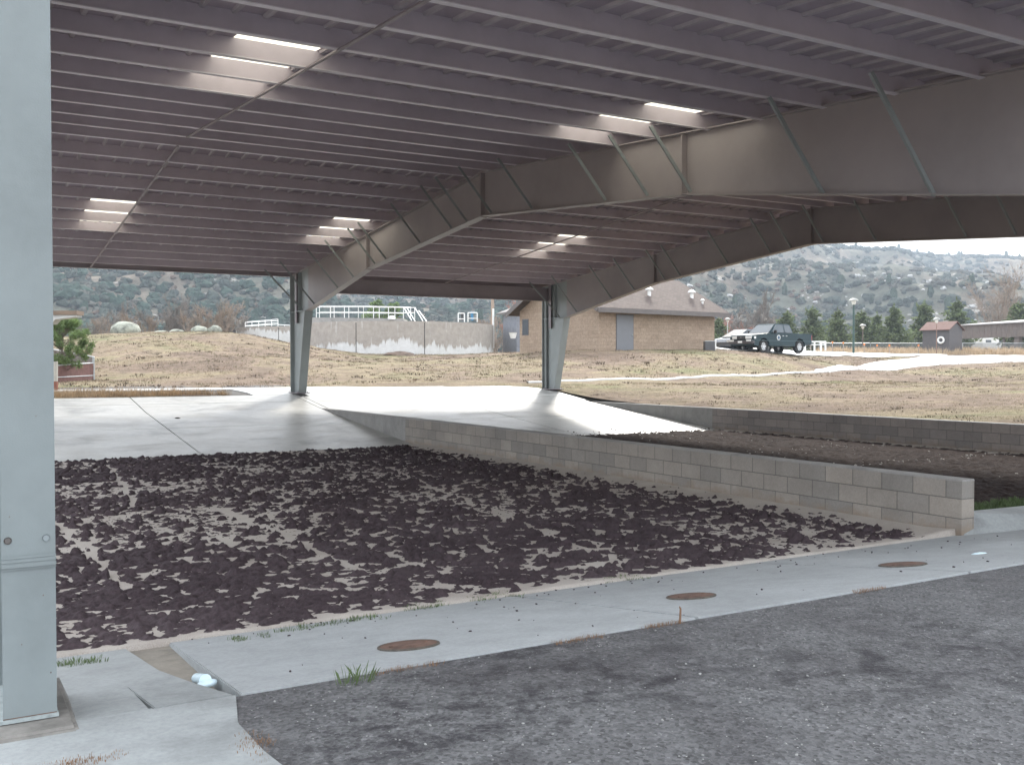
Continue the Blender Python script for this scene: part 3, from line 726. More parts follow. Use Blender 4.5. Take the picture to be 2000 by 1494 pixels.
# tufts
def tufts(name, spots, mats, label, kind='stuff', blade=.12, wd=.006, nb=14, cat='grass', spread=.05):
    V = []; Fs = []; 
    for (x, y, z) in spots:
        for b in range(nb):
            a = random.uniform(0, 6.28); r = random.random()**.5*spread; bx = x+math.cos(a)*r; by = y+math.sin(a)*r
            h = blade*random.uniform(.4, 1.1); ln = random.uniform(.1, .7)*h; t = random.uniform(0, 6.28); w2 = wd*random.uniform(.6, 1.2)
            ox, oy = math.cos(a)*ln, math.sin(a)*ln; px_, py_ = math.cos(t)*w2, math.sin(t)*w2
            k = len(V); V += [(bx-px_, by-py_, z-.01), (bx+px_, by+py_, z-.01), (bx+ox*.5+px_*.7, by+oy*.5+py_*.7, z+h*.65), (bx+ox, by+oy, z+h)]
            Fs.append((k, k+1, k+2)); Fs.append((k, k+2, k+3))
    o = npmesh(name, V, Fs, mats, False)
    return tag(o, label, cat, kind=kind)
GREEN = paint('weed_green', (.085, .125, .045), .7, .3, 5); STRAW = paint('dry_straw', (.52, .40, .27), .85, .3, 3); ORNG = paint('orange_needles', (.24, .14, .08), .85, .3, 9)
def edge_spots(lst, n, spread):
    out = []
    for (a, b) in lst:
        A_, B_ = onAp(*a), onAp(*b)
        for _ in range(n):
            t = random.random(); q = A_.lerp(B_, t); x = q.x+random.gauss(0, spread*.5); y = q.y+random.gauss(0, spread)
            out.append((x, y, apZ(min(max(y, AY), BY))))
    return out
tufts('green_weeds', edge_spots([((120, 1300), (190, 1290)), ((455, 1252), (600, 1225)), ((600, 1225), (740, 1205)), ((795, 1192), (870, 1180)), ((930, 1172), (1010, 1160)), ((1160, 1140), (1250, 1128))], 34, .06),
      GREEN, 'short green weeds along the near edge of the sludge bed', blade=.026, wd=.0022, nb=9, spread=.03)
tufts('green_weeds', [(random.uniform(9.4, 11.6), random.uniform(6.9, 7.5), -.27) for _ in range(380)], GREEN, 'bright green weeds behind the open end of the block wall', blade=.09, wd=.006, nb=10)
s_ = onZ(690, 1330, .0); tufts('grass_tuft', [(s_.x+random.uniform(-.05, .06), s_.y+random.uniform(-.02, .03), 0) for _ in range(6)], GREEN, 'single green grass tuft at the asphalt edge near the largest cover', kind=None, blade=.075, wd=.0025, nb=8)
sp_ = []
for (x0, x1, y) in ((onZ(730,1310,0).x, onZ(860,1290,0).x, AY-.01), (onZ(1060,1245,0).x, onZ(1150,1225,0).x, AY-.01), (onZ(1230,1215,0).x, onZ(1300,1200,0).x, AY), (5.0, 5.3, AY)):
    for _ in range(34): sp_.append((random.uniform(x0, x1), y-random.random()*.025, .0))
sp_ += [(random.gauss(onZ(500,1450,0).x, .03), random.gauss(onZ(500,1450,0).y, .07), .004) for _ in range(50)]
sp_ += [(random.gauss(onZ(140,1494,0).x, .09), random.gauss(onZ(140,1494,0).y, .03), .004) for _ in range(90)]
tufts('fallen_needles', sp_, ORNG, 'orange brown needles and straw gathered along the asphalt edge', blade=.009, wd=.0014, nb=5, spread=.03, cat='litter')
DIRT = paint('pale_edge_dirt', (.34, .27, .20), .95, .2, 30, bmp=.4)

# ------------------------------------------------------------------ dry grass scatter on the terrain
def scatter(n, xr, yr, ok, seed, micro=True):
    r = np.random.default_rng(seed); X = r.uniform(*xr, n); Y = r.uniform(*yr, n); Z = terrain(X, Y); k = ok(X, Y)
    return X[k], Y[k], Z[k]
def nptufts(name, X, Y, Z, mat, label, h0, h1, wd, nb, seed, lean=.6, spread=.12):
    r = np.random.default_rng(seed); n = len(X); X = np.repeat(X, nb); Y = np.repeat(Y, nb); Z = np.repeat(Z, nb); hs = np.repeat(r.uniform(h0, h1, n), nb); m_ = n*nb
    a = r.uniform(0, 6.28, m_); rr = np.sqrt(r.random(m_))*spread; bx = X+np.cos(a)*rr; by = Y+np.sin(a)*rr
    h = hs*r.uniform(.5, 1.1, m_); l = r.uniform(.1, lean, m_)*h; t = r.uniform(0, 6.28, m_); w = wd*r.uniform(.6, 1.3, m_)
    P0 = np.stack([bx-np.cos(t)*w, by-np.sin(t)*w, Z-.03], 1); P1 = np.stack([bx+np.cos(t)*w, by+np.sin(t)*w, Z-.03], 1)
    P2 = np.stack([bx+np.cos(a)*l, by+np.sin(a)*l, Z+h], 1)
    V = np.stack([P0, P1, P2], 1).reshape(-1, 3); o = npmesh(name, V, np.arange(len(V)).reshape(-1, 3), mat, False)
    return tag(o, label, 'grass', kind='stuff')
def pathY(X): return np.interp(X, [18.6, 22, 30, 40, 52], [31.2, 31.6, 33.0, 34.3, 35.0])
def free(X, Y):
    ok = ~((X < 18.4) & (Y < 33.6)); ok &= (np.abs(Y-pathY(X)) > .9) | (X > 45)
    return ok & (np.hypot(X, Y) < 100)
GR1 = paint('dry_grass_blades', (.25, .185, .125), .9, .35, 1.5); GR2 = paint('olive_grass_blades', (.16, .15, .08), .9, .3, 1.5); GR3 = paint('dark_weed_clumps', (.10, .075, .055), .9, .3, 3)
X, Y, Z = scatter(30000, (-25, 62), (29.5, 70), lambda x, y: free(x, y) & (fbm(x/2.2, y/2.2, 301, 3) > .45), 1)
nptufts('dry_grass', X, Y, Z, GR1, 'short dry tan grass on the bank and mound behind the canopy', .03, .10, .012, 6, 2)
X, Y, Z = scatter(22000, (-25, 62), (29.5, 70), lambda x, y: free(x, y) & (fbm(x/3, y/3, 311, 3) > .52), 3)
nptufts('olive_grass', X, Y, Z, GR2, 'olive green grass patches on the bank behind the canopy', .03, .09, .014, 6, 4)
X, Y, Z = scatter(5200, (-25, 60), (29.5, 68), lambda x, y: free(x, y) & (fbm(x/1.5, y/1.5, 321, 3) > .5), 5)
nptufts('dark_weeds', X, Y, Z, GR3, 'small dark weed clumps dotted over the dry grass bank', .04, .11, .03, 9, 6, 1.5, .16)
X, Y, Z = scatter(26000, (18.5, 60), (2, 33), lambda x, y: free(x, y) & (fbm(x/1.2, y/1.2, 331, 3) > .4), 7)
nptufts('field_grass', X, Y, Z, paint('field_grass_blades', (.26, .22, .13), .9, .35, 1.5), 'short yellowish grass of the field behind the dark block wall', .015, .05, .008, 7, 8)
X, Y, Z = scatter(1300, (18.5, 55), (6, 33), lambda x, y: free(x, y) & (fbm(x/1.5, y/1.5, 341, 3) > .5), 9)
nptufts('field_weeds', X, Y, Z, GR3, 'low dark weeds dotted over the yellowish field', .02, .06, .02, 10, 10, 1.5, .13)
# tall straw strip on the left and by the far fence
r = np.random.default_rng(12); X = r.uniform(-6, 7.2, 2600); Y = r.uniform(29.4, 31.3, 2600); k = Y < 31.3-np.clip(X-3, 0, 9)*.35; X = X[k]; Y = Y[k]
nptufts('straw_grass', X, Y, np.full(len(X), .62), STRAW, 'tall pale straw grass strip behind the left slab', .08, .32, .008, 10, 13, .5)
def far_line(px0, px1, py, z, n, seed, jz=1.5):
    r = np.random.default_rng(seed); P = [at(px0+(px1-px0)*r.random(), py, z+r.normal()*jz) for _ in range(n)]
    X = np.array([q.x for q in P]); Y = np.array([q.y for q in P]); return X, Y, terrain(X, Y)
X, Y, Z = far_line(1600, 2040, 690, 86, 2600, 14)
nptufts('straw_grass', X, Y, Z, STRAW, 'pale straw grass along the foot of the far wire fence', .15, .75, .03, 8, 15, .5, .3)

# ------------------------------------------------------------------ road and thin path on the terrain
def ribbon(name, L_, Rr, mat, off=.05, n=60):
    def rs(pts, n):
        pts = [Vector(q) for q in pts]; d = [0]
        for a, b in zip(pts[:-1], pts[1:]): d.append(d[-1]+(b-a).length)
        out = []
        for i in range(n+1):
            t = d[-1]*i/n; x = np.interp(t, d, [q.x for q in pts]); y = np.interp(t, d, [q.y for q in pts]); out.append((x, y))
        return out
    a = np.array(rs(L_, n)); b = np.array(rs(Rr, n)); k = 8
    V = []
    for j in range(k+1):
        q = a+(b-a)*j/k; V.append(np.stack([q[:, 0], q[:, 1], terrain(q[:, 0], q[:, 1])+off-(.06 if j in (0, k) else 0)], 1))
    V = np.stack(V, 0); idx = np.arange((k+1)*(n+1)).reshape(k+1, n+1)
    Q = np.stack([idx[:-1, :-1], idx[:-1, 1:], idx[1:, 1:], idx[1:, :-1]], -1).reshape(-1, 4)
    return tag(npmesh(name, V.reshape(-1, 3), Q, mat), kind='structure')
def g(px, py, z): q = at(px, py, z); return (q.x, q.y, 0)
ROADM = concrete('pale_wet_road', (.46, .46, .45), wet=.25, rough=.6)
PM = [(17.5, 30.8), (24, 31.8), (31, 33.2), (38, 34.4)]
pa = [(18.6, 31.3, 0), g(1300, 742, 42), g(1500, 735, 48), g(1620, 728, 53)]
ribbon('path', [(x, y-.09, 0) for x, y, _ in pa], [(x, y+.09, 0) for x, y, _ in pa], concrete('path_edge_concrete', (.55, .54, .52)), .06)
near = [g(1590, 730.5, 52), g(1640, 727, 54), g(1800, 713, 60), g(2000, 709, 62), g(2300, 706, 64)]
farr = [g(1560, 731, 49.5), g(1660, 718, 59), g(1730, 707, 66), g(1755, 699, 72), g(1700, 695, 78)]
far2 = [g(1735, 707, 65.5), g(1760, 697, 76), g(1850, 697, 78), g(2000, 698, 80), g(2300, 699, 82)]
ribbon('road', near, [g(1595, 729, 53), g(1660, 719, 59), g(1735, 706, 66), g(1850, 697, 78), g(2000, 698, 80), g(2300, 699, 82)], ROADM, .07)
ribbon('road', [g(1560, 694, 66), g(1667, 693, 69), g(1760, 699, 72), g(1850, 699, 74)], [g(1560, 690, 78), g(1667, 690.5, 82), g(1760, 695, 81), g(1850, 697, 80)], ROADM, .09)
ribbon('road', [g(1395, 694, 59), g(1480, 693, 60), g(1560, 694, 63), g(1667, 694, 68)], [g(1395, 690, 76), g(1480, 690, 78), g(1560, 690, 80), g(1667, 690.5, 82)], ROADM, .11)
# ================================================================== PART 2: hills and everything behind the canopy
SKY_PX = [-900, 0, 560, 620, 690, 1040, 1110, 1200, 1400, 1585, 1616, 1650, 1700, 1745, 1776, 1840, 1880, 1960, 2000, 2300, 2900]
SKY_PY = [420, 425, 440, 500, 569, 568, 520, 480, 462, 474, 480, 488, 492, 490, 496, 505, 504, 506, 511, 530, 560]
pxs = np.arange(-700, 2700, 5.0); Ds = np.concatenate([np.linspace(200, 420, 60), np.linspace(424, 1000, 130), [1100, 1300]])
PX, D = np.meshgrid(pxs, Ds)
ang = YAW+np.arctan((PX-1000)/F)
HX, HY = D*np.sin(ang), D*np.cos(ang)
def hillZ(x, y):
    d = np.hypot(x, y); a = np.arctan2(x, y)-YAW; px = 1000+F*np.tan(np.clip(a, -1.1, 1.1))
    cosf = np.cos(a); sk = (714-np.interp(px, SKY_PX, SKY_PY))/F*cosf*980
    u = np.clip((d-205)/(980-205), 0, 1); n1 = fbm(x/170, y/170, 401, 4); rid = 1-np.abs(2*n1-1)
    n2 = fbm(x/60, y/60, 411, 4)
    h = sk*u**1.12+(rid-.72)*85*np.sin(np.pi*np.clip(u, 0, 1))**.8*(sk/110)+(n2-.5)*22*np.sin(np.pi*np.clip(u*.97, 0, 1))**.6*np.clip(sk/110, .2, 1)
    h = h+(fbm(x/14, y/14, 421, 3)-.5)*5*np.clip(u*6, 0, 1)
    cap = sk*d/980*.99-1.0; h = np.where(d > 400, np.minimum(h, cap+(h-cap)*np.where(h > cap, .12, 1)), h)
    h = np.where(d > 990, h*np.clip(1-(d-990)/500, .2, 1), h)
    return 2.8+np.maximum(h, -.5)
HZ = hillZ(HX, HY)
mt, nt, p = nodes_of('chaparral_hillside'); L = nt.links.new
h1 = noise(nt, .018, 8, .68, dist=.6); h2 = noise(nt, .16, 8, .75); h3 = noise(nt, .035, 7, .7, coord(nt, 'Object', (1, 1, 2), (50, 20, 0)), dist=1)
c = ramp(nt, h1, [(.30, (.075, .085, .068)), (.47, (.115, .115, .090)), (.56, (.17, .145, .115)), (.66, (.24, .20, .15))]).outputs[0]
c = mixc(nt, .85, c, ramp(nt, h2, [(.32, .2), (.5, .5), (.68, .78)]).outputs[0], 'OVERLAY')
rk = mixc(nt, 1, ramp(nt, h3, [(.56, 0), (.62, 1)]).outputs[0], ramp(nt, noise(nt, .30, 5, .8, coord(nt, 'Object', (1, 1, 1), (9, 0, 0))), [(.52, 0), (.58, 1)]).outputs[0], 'MULTIPLY')
c = mixc(nt, rk, c, (.46, .44, .41))
L(c, p.inputs['Base Color']); p.inputs['Roughness'].default_value = 1; p.inputs['Specular IOR Level'].default_value = .1
bump(nt, p, h2, .6, 2.0)
nx = len(pxs); I, J = np.meshgrid(np.arange(nx-1), np.arange(len(Ds)-1)); a_ = (J*nx+I).ravel()
tag(npmesh('hills', np.stack([HX.ravel(), HY.ravel(), HZ.ravel()], 1), np.stack([a_, a_+1, a_+nx+1, a_+nx], 1), mt), kind='structure')
def blobs(name, n, seed, mat, label, rr, ok, cat, pxr, dr, sq=.8, pw=1.0, tall=None):
    r = np.random.default_rng(seed); px = np.concatenate([r.uniform(a, b, int(n*(b-a)/sum(y-x for x, y in pxr))) for a, b in pxr]); u = r.random(len(px))**pw
    d = dr[0]+(dr[1]-dr[0])*u; a = YAW+np.arctan((px-1000)/F); x = d*np.sin(a); y = d*np.cos(a); k = ok(x, y); x, y, d = x[k], y[k], d[k]
    z = hillZ(x, y); R0 = r.uniform(rr[0], rr[1], len(x))*(.7+.3*d/600)
    vs, fs = ICO[2]; vs = np.array(vs); fs = np.array(fs); V = []
    var = [vs*(1+(np.random.default_rng(s).random((len(vs), 1))-.5)*.75) for s in range(12)]
    V = np.concatenate([var[i % 12]*[R0[i]*(.8+.4*((i*7) % 5)/5), R0[i]*(.8+.4*((i*3) % 5)/5), R0[i]*(sq if tall is None else tall)]+[x[i], y[i], z[i]+R0[i]*(.25 if tall is None else tall*.8)] for i in range(len(x))])
    Q = (fs[None]+np.arange(len(x))[:, None, None]*len(vs)).reshape(-1, 3)
    return tag(npmesh(name, V, Q, mat, False), label, cat, kind='stuff')
def bushmat(name, c, k=1):
    mt, nt, p = nodes_of(name); L = nt.links.new
    a = noise(nt, .045, 5, .6); b = noise(nt, .9, 6, .8)
    cc = ramp(nt, a, [(.3, [v*.75 for v in c]), (.5, c), (.7, [c[0]*1.45, c[1]*1.3, c[2]*1.3])]).outputs[0]
    cc = mixc(nt, .8, cc, ramp(nt, b, [(.3, .22), (.5, .5), (.7, .78)]).outputs[0], 'OVERLAY')
    L(cc, p.inputs['Base Color']); p.inputs['Roughness'].default_value = 1; p.inputs['Specular IOR Level'].default_value = .1
    bump(nt, p, b, 1, .8); return mt
vis = [(90, 1060), (1270, 2040)]
blobs('hill_shrubs', 9500, 1, bushmat('dark_chaparral', (.062, .078, .064)), 'dark green rounded shrubs covering the far hillsides', (.9, 2.3), lambda x, y: fbm(x/75, y/75, 501, 3) > .43, 'shrubs', vis, (225, 985))
blobs('hill_shrubs', 12000, 2, bushmat('grey_chaparral', (.105, .108, .092)), 'grey olive brush covering the far hillsides', (.7, 1.6), lambda x, y: fbm(x/50, y/50, 511, 3) > .36, 'shrubs', vis, (225, 985))
blobs('hill_shrubs', 2600, 3, bushmat('brown_brush', (.15, .115, .09)), 'leafless brown brush on the lower far hillsides', (.6, 1.3), lambda x, y: fbm(x/60, y/60, 521, 3) > .5, 'shrubs', vis, (215, 600))
blobs('hill_shrubs', 4200, 8, bushmat('left_chaparral', (.050, .080, .062)), 'dense blue green shrubs on the left hillside', (1.2, 2.7), lambda x, y: fbm(x/60, y/60, 551, 3) > .40, 'shrubs', [(90, 1060)], (235, 900))
blobs('hill_trees', 700, 4, bushmat('hill_pines', (.045, .068, .045)), 'scattered dark pines on the far hillside', (.7, 1.3), lambda x, y: fbm(x/90, y/90, 531, 3) > .47, 'trees', vis, (260, 990), tall=2.3)
blobs('hill_rocks', 2400, 5, paint('pale_granite', (.50, .49, .48), .9, .2, .5), 'pale granite boulders scattered over the far hillsides', (.35, 1.3), lambda x, y: (fbm(x/55, y/55, 541, 3) > .55), 'rocks', vis, (300, 985), sq=.6)

# ---- helpers for placing by distance
def gp(px, py, z): return at(px, py, z)
FH = Vector((math.sin(YAW), math.cos(YAW), 0)); RH = Vector((math.cos(YAW), -math.sin(YAW), 0))
def camv(a, b): return RH*a+FH*b                     # right / away on the level
BARK = paint('grey_bark', (.16, .13, .11), .95, .25, 8)

# ---- trees
def foliage_mesh(clumps, n, size, seed, asp=1.6, flat=.5):
    r = np.random.default_rng(seed); V = []
    for (c, rad) in clumps:
        m_ = n; q = r.normal(size=(m_, 3)); q /= np.linalg.norm(q, axis=1, keepdims=True); q *= (r.random((m_, 1))**.4)*np.array(rad)
        q += np.array(c); d = r.normal(size=(m_, 3)); d[:, 2] *= flat; d /= np.linalg.norm(d, axis=1, keepdims=True); e = np.cross(d, r.normal(size=(m_, 3))); e /= np.linalg.norm(e, axis=1, keepdims=True)+1e-9
        s = size*r.uniform(.6, 1.4, (m_, 1)); V.append(np.stack([q-e*s*.5/asp, q+e*s*.5/asp, q+d*s], 1).reshape(-1, 3))
    V = np.concatenate(V); return V, np.arange(len(V)).reshape(-1, 3)
def leafobj(name, V, Q, mat, parent):
    o = npmesh(name, V, Q, mat, False); o.parent = parent; return o
def leafmat(name, c, s=1.2):
    mt, nt, p = nodes_of(name); L = nt.links.new
    gi = nt.nodes.new('ShaderNodeNewGeometry'); wn = ramp(nt, gi.outputs['Random Per Island'], [(0, [v*.55 for v in c]), (.5, c), (1, [min(1, v*1.6) for v in c])])
    cc = mixc(nt, .5, wn.outputs[0], ramp(nt, noise(nt, s, 4, .6), [(.3, .3), (.7, .7)]).outputs[0], 'OVERLAY')
    L(cc, p.inputs['Base Color']); p.inputs['Roughness'].default_value = .8; p.inputs['Specular IOR Level'].default_value = .2
    tr = nt.nodes.new('ShaderNodeBsdfTranslucent'); L(cc, tr.inputs[0]); ms = nt.nodes.new('ShaderNodeMixShader'); ms.inputs[0].default_value = .3
    L(p.outputs[0], ms.inputs[1]); L(tr.outputs[0], ms.inputs[2]); L(ms.outputs[0], nt.nodes['Material Output'].inputs[0]); return mt
CEDAR = leafmat('cedar_foliage', (.125, .155, .075)); PINE = leafmat('pine_foliage', (.15, .21, .085))
def conifer(loc, h, wdt, seed, label, group, name='conifer_tree', mat=None, dens=1.0, leaf=.30):
    t = thing(name, loc, label, 'tree', group); r = random.Random(seed)
    mb = MB(); mb.cyl((0, 0, -.2), (0, 0, h*.5), .04*h**.7, .025*h**.7, 8); mb.cyl((0, 0, h*.5), (0, 0, h*.97), .025*h**.7, .01, 6)
    cl = []; lv = int(h*2.6)
    for i in range(lv):
        z = h*(.05+.93*i/lv); rad = wdt/2*(1-(i/lv))**.85*r.uniform(.6, 1.25)+.08; nb = 7 if i < lv*.7 else 4
        for k in range(nb):
            a = 6.28*k/nb+r.uniform(-.5, .5)+i; L_ = rad*r.uniform(.65, 1.18); x, y = math.cos(a)*L_, math.sin(a)*L_; rise = L_*r.uniform(.25, .75)
            mb.cyl((0, 0, z), (x*.9, y*.9, z+rise*.9), .022, .006, 4, caps=False)
            for q in (.35, .65, .95): cl.append(((x*q, y*q, z+rise*q), (.10+L_*.17, .10+L_*.17, .13+.05*L_)))
    cl.append(((0, 0, h*.97), (.08, .08, .35)))
    mb.build('trunk', BARK, t, world=False, recalc=False)
    V, Q = foliage_mesh(cl, int(13*dens), leaf, seed); leafobj('crown', V, Q, mat or CEDAR, t); return t
cz = 104
c1 = conifer((0, 0, 0), 5.2, 4.3, 1, 'x', 'x'); c2 = conifer((0, 0, 0), 5.4, 4.6, 2, 'x', 'x'); c3 = conifer((0, 0, 0), 4.6, 3.6, 3, 'x', 'x')
CT = [(1405, 618, 0, 'green conifer just right of the tan building, above the dark car'), (1537, 607, 2, 'green conifer directly above the pickup bed'),
      (1588, 598, 1, 'tall green conifer behind the white rail, right of the pickup'), (1636, 604, 0, 'green conifer left of the tall lamp post'),
      (1683, 606, 2, 'narrow green conifer just right of the tall lamp post'), (1712, 612, 1, 'low broad green conifer behind the small dark lamp post'),
      (1746, 597, 0, 'broad green conifer midway between the lamp post and the dark shed'), (1806, 589, 1, 'tall pointed green conifer just left of the dark shed'),
      (1868, 585, 0, 'tallest green conifer, rising behind the dark shed'), (1988, 590, 2, 'green conifer behind the long brown roof at the right')]
gname = 'conifers in a row behind the wire fence'
for i, (px, py, k, lab) in enumerate(CT):
    q = gp(px, 690, cz+(i % 3)*2.5); q.z = TZ(q.x, q.y)-.1; hh = (692-py)/F*(cz+(i % 3)*2.5)
    src, h0 = ((c1, 5.2), (c2, 5.4), (c3, 4.6))[k]
    dup(src, q, lab, gname, rz=i*1.3, scale=hh/h0)
for s_ in (c1, c2, c3):
    for ch in list(s_.children): bpy.data.objects.remove(ch)
    bpy.data.objects.remove(s_)
# pine on the left by the gate
q = gp(118, 740, 38); pine = thing('pine_tree', q, 'bushy bright green young pine beside the near grey column and brown gate', 'tree', None)
mb = MB(); mb.cyl((0, 0, -.2), (.1, 0, 1.7), .07, .03, 8); cl = []; rr = random.Random(5)
for i in range(70):
    a = rr.uniform(0, 6.28); h = rr.uniform(.35, 2.1); l = rr.uniform(.3, 1.0)*(1.25-.45*abs(h-1.1)); e = (math.cos(a)*l, math.sin(a)*l, h+.15); mb.cyl((0, 0, max(.2, h-.35)), e, .018, .008, 4, caps=False); cl.append((e, (.15, .15, .17)))
mb.build('trunk', BARK, pine, world=False, recalc=False); V, Q = foliage_mesh(cl, 260, .13, 6, 7, 1.2); leafobj('crown', V, Q, PINE, pine)
# pine behind the tank
q = gp(735, 690, 100); q.z = 2.2
t = thing('pine_tree', q, 'dark green pine with reddish lower needles behind the tank railing', 'tree'); mb = MB(); cl = []; cr_ = []; rr = random.Random(15)
for (dx, hh) in ((0, 5.9), (1.9, 5.7)):
    mb.cyl((dx*.3, 0, -.3), (dx, 0, hh-.4), .12, .03, 6)
    for i in range(46):
        h = rr.uniform(2.5, hh); a = rr.uniform(0, 6.28); l = rr.uniform(.2, 1)*(2.4*(1-(h-2.5)/(hh-2.3)))+.15; e = (dx+math.cos(a)*l, math.sin(a)*l, h+.1*l); mb.cyl((dx, 0, h-.3), e, .03, .01, 4, caps=False); (cr_ if rr.random() < .3 and h < 4.3 else cl).append((e, (.3, .3, .2)))
mb.build('trunk', BARK, t, world=False, recalc=False); V, Q = foliage_mesh(cl, 26, .32, 16, 2.5); leafobj('crown', V, Q, PINE, t)
V, Q = foliage_mesh(cr_, 16, .3, 17, 2.5); leafobj('dry_needles', V, Q, paint('dry_needles', (.22, .11, .07), .9), t)
# bare trees
def bare(loc, h, wdt, seed, label, mat, cat='shrub', name='bare_shrub', nst=10, group=None, up_=.8, tw_r=.018, sub=9):
    t = thing(name, loc, label, cat, group); r = random.Random(seed); mb = MB()
    def br(p, d, l, rad, lev):
        segs = 2; q = p
        for s in range(segs):
            d = (d+Vector((r.gauss(0, .13), r.gauss(0, .13), r.gauss(.04, .1)))).normalized(); e = q+d*(l/segs); mb.cyl(q, e, rad, rad*.7, 3, caps=False); rad *= .72
            if lev < 3:
                for _ in range(sub if lev == 0 else 4 if lev == 1 else 3):
                    t_ = r.uniform(.2, 1); dd = (d+Vector((r.gauss(0, .5), r.gauss(0, .5), r.gauss(.1, .35)))*(1.0)).normalized(); br(q.lerp(e, t_), dd, l*r.uniform(.28, .5), max(tw_r*.7, rad*.6), lev+1 if lev else 2 if sub > 6 and r.random() < .4 else 1)
            q = e
    for i in range(nst):
        a = r.uniform(0, 6.28); s = r.uniform(.0, .5)*wdt; d = Vector((math.cos(a)*(1-up_)*1.6, math.sin(a)*(1-up_)*1.6, up_)).normalized(); br(Vector((math.cos(a)*s*.6, math.sin(a)*s*.6, -.1)), d, h*r.uniform(.6, 1), tw_r*2.2, 0)
    mb.build('branches', mat, t, world=False, recalc=False); return t
TWIG = paint('grey_brown_twigs', (.20, .175, .155), .95, .25, 1); TWIG2 = paint('tan_twigs', (.27, .215, .17), .95, .2, 1); TWIGR = paint('reddish_twigs', (.33, .16, .12), .95, .25, 1)
b1 = bare((0, 0, 0), 2.2, 3.0, 21, 'x', TWIG, nst=9, up_=.72, sub=5, tw_r=.014); b2 = bare((0, 0, 0), 2.0, 3.0, 22, 'x', TWIG2, nst=8, up_=.75, sub=5, tw_r=.014)
BS = [(165, 640, 0, 'leafless grey brown shrub at the far left above the young pine'), (205, 632, 1, 'leafless tan shrub left of the big pale boulder'), (240, 622, 0, 'leafless grey shrub rising behind the big pale boulder'),
      (285, 628, 1, 'leafless tan shrub between the big pale boulder and the mossy rocks'), (325, 618, 0, 'leafless grey shrub behind the mossy rocks'), (352, 610, 0, 'tall leafless grey shrub left of the twin boulders'),
      (385, 622, 1, 'leafless tan shrub behind the left twin boulder'), (425, 606, 1, 'tallest leafless tan shrub behind the right twin boulder'), (450, 622, 0, 'leafless grey shrub left of the tank railing')]
for i, (px, py, k, lab) in enumerate(BS):
    z = 84+(i % 3)*3; q = gp(px, 662, z); dup((b1, b2)[k], q, lab, 'leafless shrubs along the mound crest', rz=i*.9, scale=(668-py)/F*z/(2.3 if k == 0 else 2.1)*1.25)
BS2 = [(975, 610, 1, 'leafless tan tree between the utility pole and the brick building'), (1492, 600, 0, 'round leafless grey tree behind the pickup cab'), (1450, 622, 0, 'leafless grey shrub behind the dark car hood')]
for i, (px, py, k, lab) in enumerate(BS2):
    z = 118; q = gp(px, 690, z); dup((b1, b2)[k], q, lab, None, rz=i*.9+.3, scale=(694-py)/F*z/2.2)
for s_ in (b1, b2):
    for ch in list(s_.children): bpy.data.objects.remove(ch)
    bpy.data.objects.remove(s_)
q = gp(1430, 690, 112); bare(q, 3.6, 2.2, 25, 'small reddish leafless tree behind the dark parked car', TWIGR, 'tree', 'bare_tree', 8, sub=4, tw_r=.02)
q = gp(1001, 688, 90); bare(q, 4.4, 1.6, 26, 'small reddish leafless tree beside the grey outbuilding', TWIGR, 'tree', 'bare_tree', 5, sub=4, up_=.8, tw_r=.02)
q = gp(1950, 690, 135); bare(q, 9.6, 5.2, 27, 'tall leafless pale brown poplar behind the long brown roof', TWIG2, 'tree', 'poplar_tree', 9, up_=.93, sub=7, tw_r=.026)
# ---- boulders
LICH = paint('lichen_granite', (.29, .30, .25), .95, .55, 1.6, bmp=.9, bscale=3)
def boulder(px, py, wpx, hpx, z, seed, label, cat='boulder', group=None, mat=None, rough=.22):
    q = gp(px, py, z); r = wpx/F*z/2; hh = hpx/F*z
    t = MB(); t.blob(q+Vector((0, 0, hh*.25)), r, seed, 3, rough, (1, .8, hh*.8/r), -YAW); return tag(t.build('boulder', mat or LICH, smooth=True), label, cat, group)
boulder(246, 652, 60, 22, 70, 31, 'largest pale grey green boulder with dark cracks on the mound crest')
boulder(318, 655, 42, 9, 68, 33, 'low mossy flat rock right of the largest boulder'); boulder(345, 653, 34, 9, 68, 34, 'long low pale rock between the mossy rock and the twin boulders')
boulder(390, 650, 32, 13, 69, 35, 'rounded grey boulder, left one of the twin boulders on the crest'); boulder(421, 649, 27, 12, 69, 36, 'rounded grey boulder, right one of the twin boulders on the crest')
SOIL = paint('dark_soil', (.14, .10, .075), .95, .3, 3, bmp=.6, bscale=12)
boulder(782, 698, 62, 11, 73, 39, 'low mound of dark loose soil against the foot of the round tank', 'soil mound', None, SOIL, .3)

# ---- tanks
mt, nt, p = nodes_of('stained_tank_concrete'); L = nt.links.new
sx = N(nt, 'ShaderNodeSeparateXYZ'); L(coord(nt), sx.inputs[0])
drip = noise(nt, 1, 5, .75, coord(nt, 'Object', (2.2, 2.2, .12))); big = noise(nt, .25, 3, .5)
mr = N(nt, 'ShaderNodeMapRange', i_From_Min=.3, i_From_Max=3.3, i_To_Min=-.60, i_To_Max=.60); L(sx.outputs[2], mr.inputs[0])
ad = N(nt, 'ShaderNodeMath', operation='ADD'); L(mr.outputs[0], ad.inputs[0]); L(drip, ad.inputs[1])
ad2 = N(nt, 'ShaderNodeMath', operation='ADD'); L(ad.outputs[0], ad2.inputs[0]); L(big, ad2.inputs[1])
c = ramp(nt, ad2.outputs[0], [(.86, (.62, .62, .61)), (.94, (.33, .295, .26)), (1, (.36, .325, .29))]).outputs[0]
c = mixc(nt, ramp(nt, noise(nt, 1, 4, .7, coord(nt, 'Object', (4, 4, .4), (3, 8, 0))), [(.60, 0), (.70, .6)]).outputs[0], c, (.60, .59, .57))
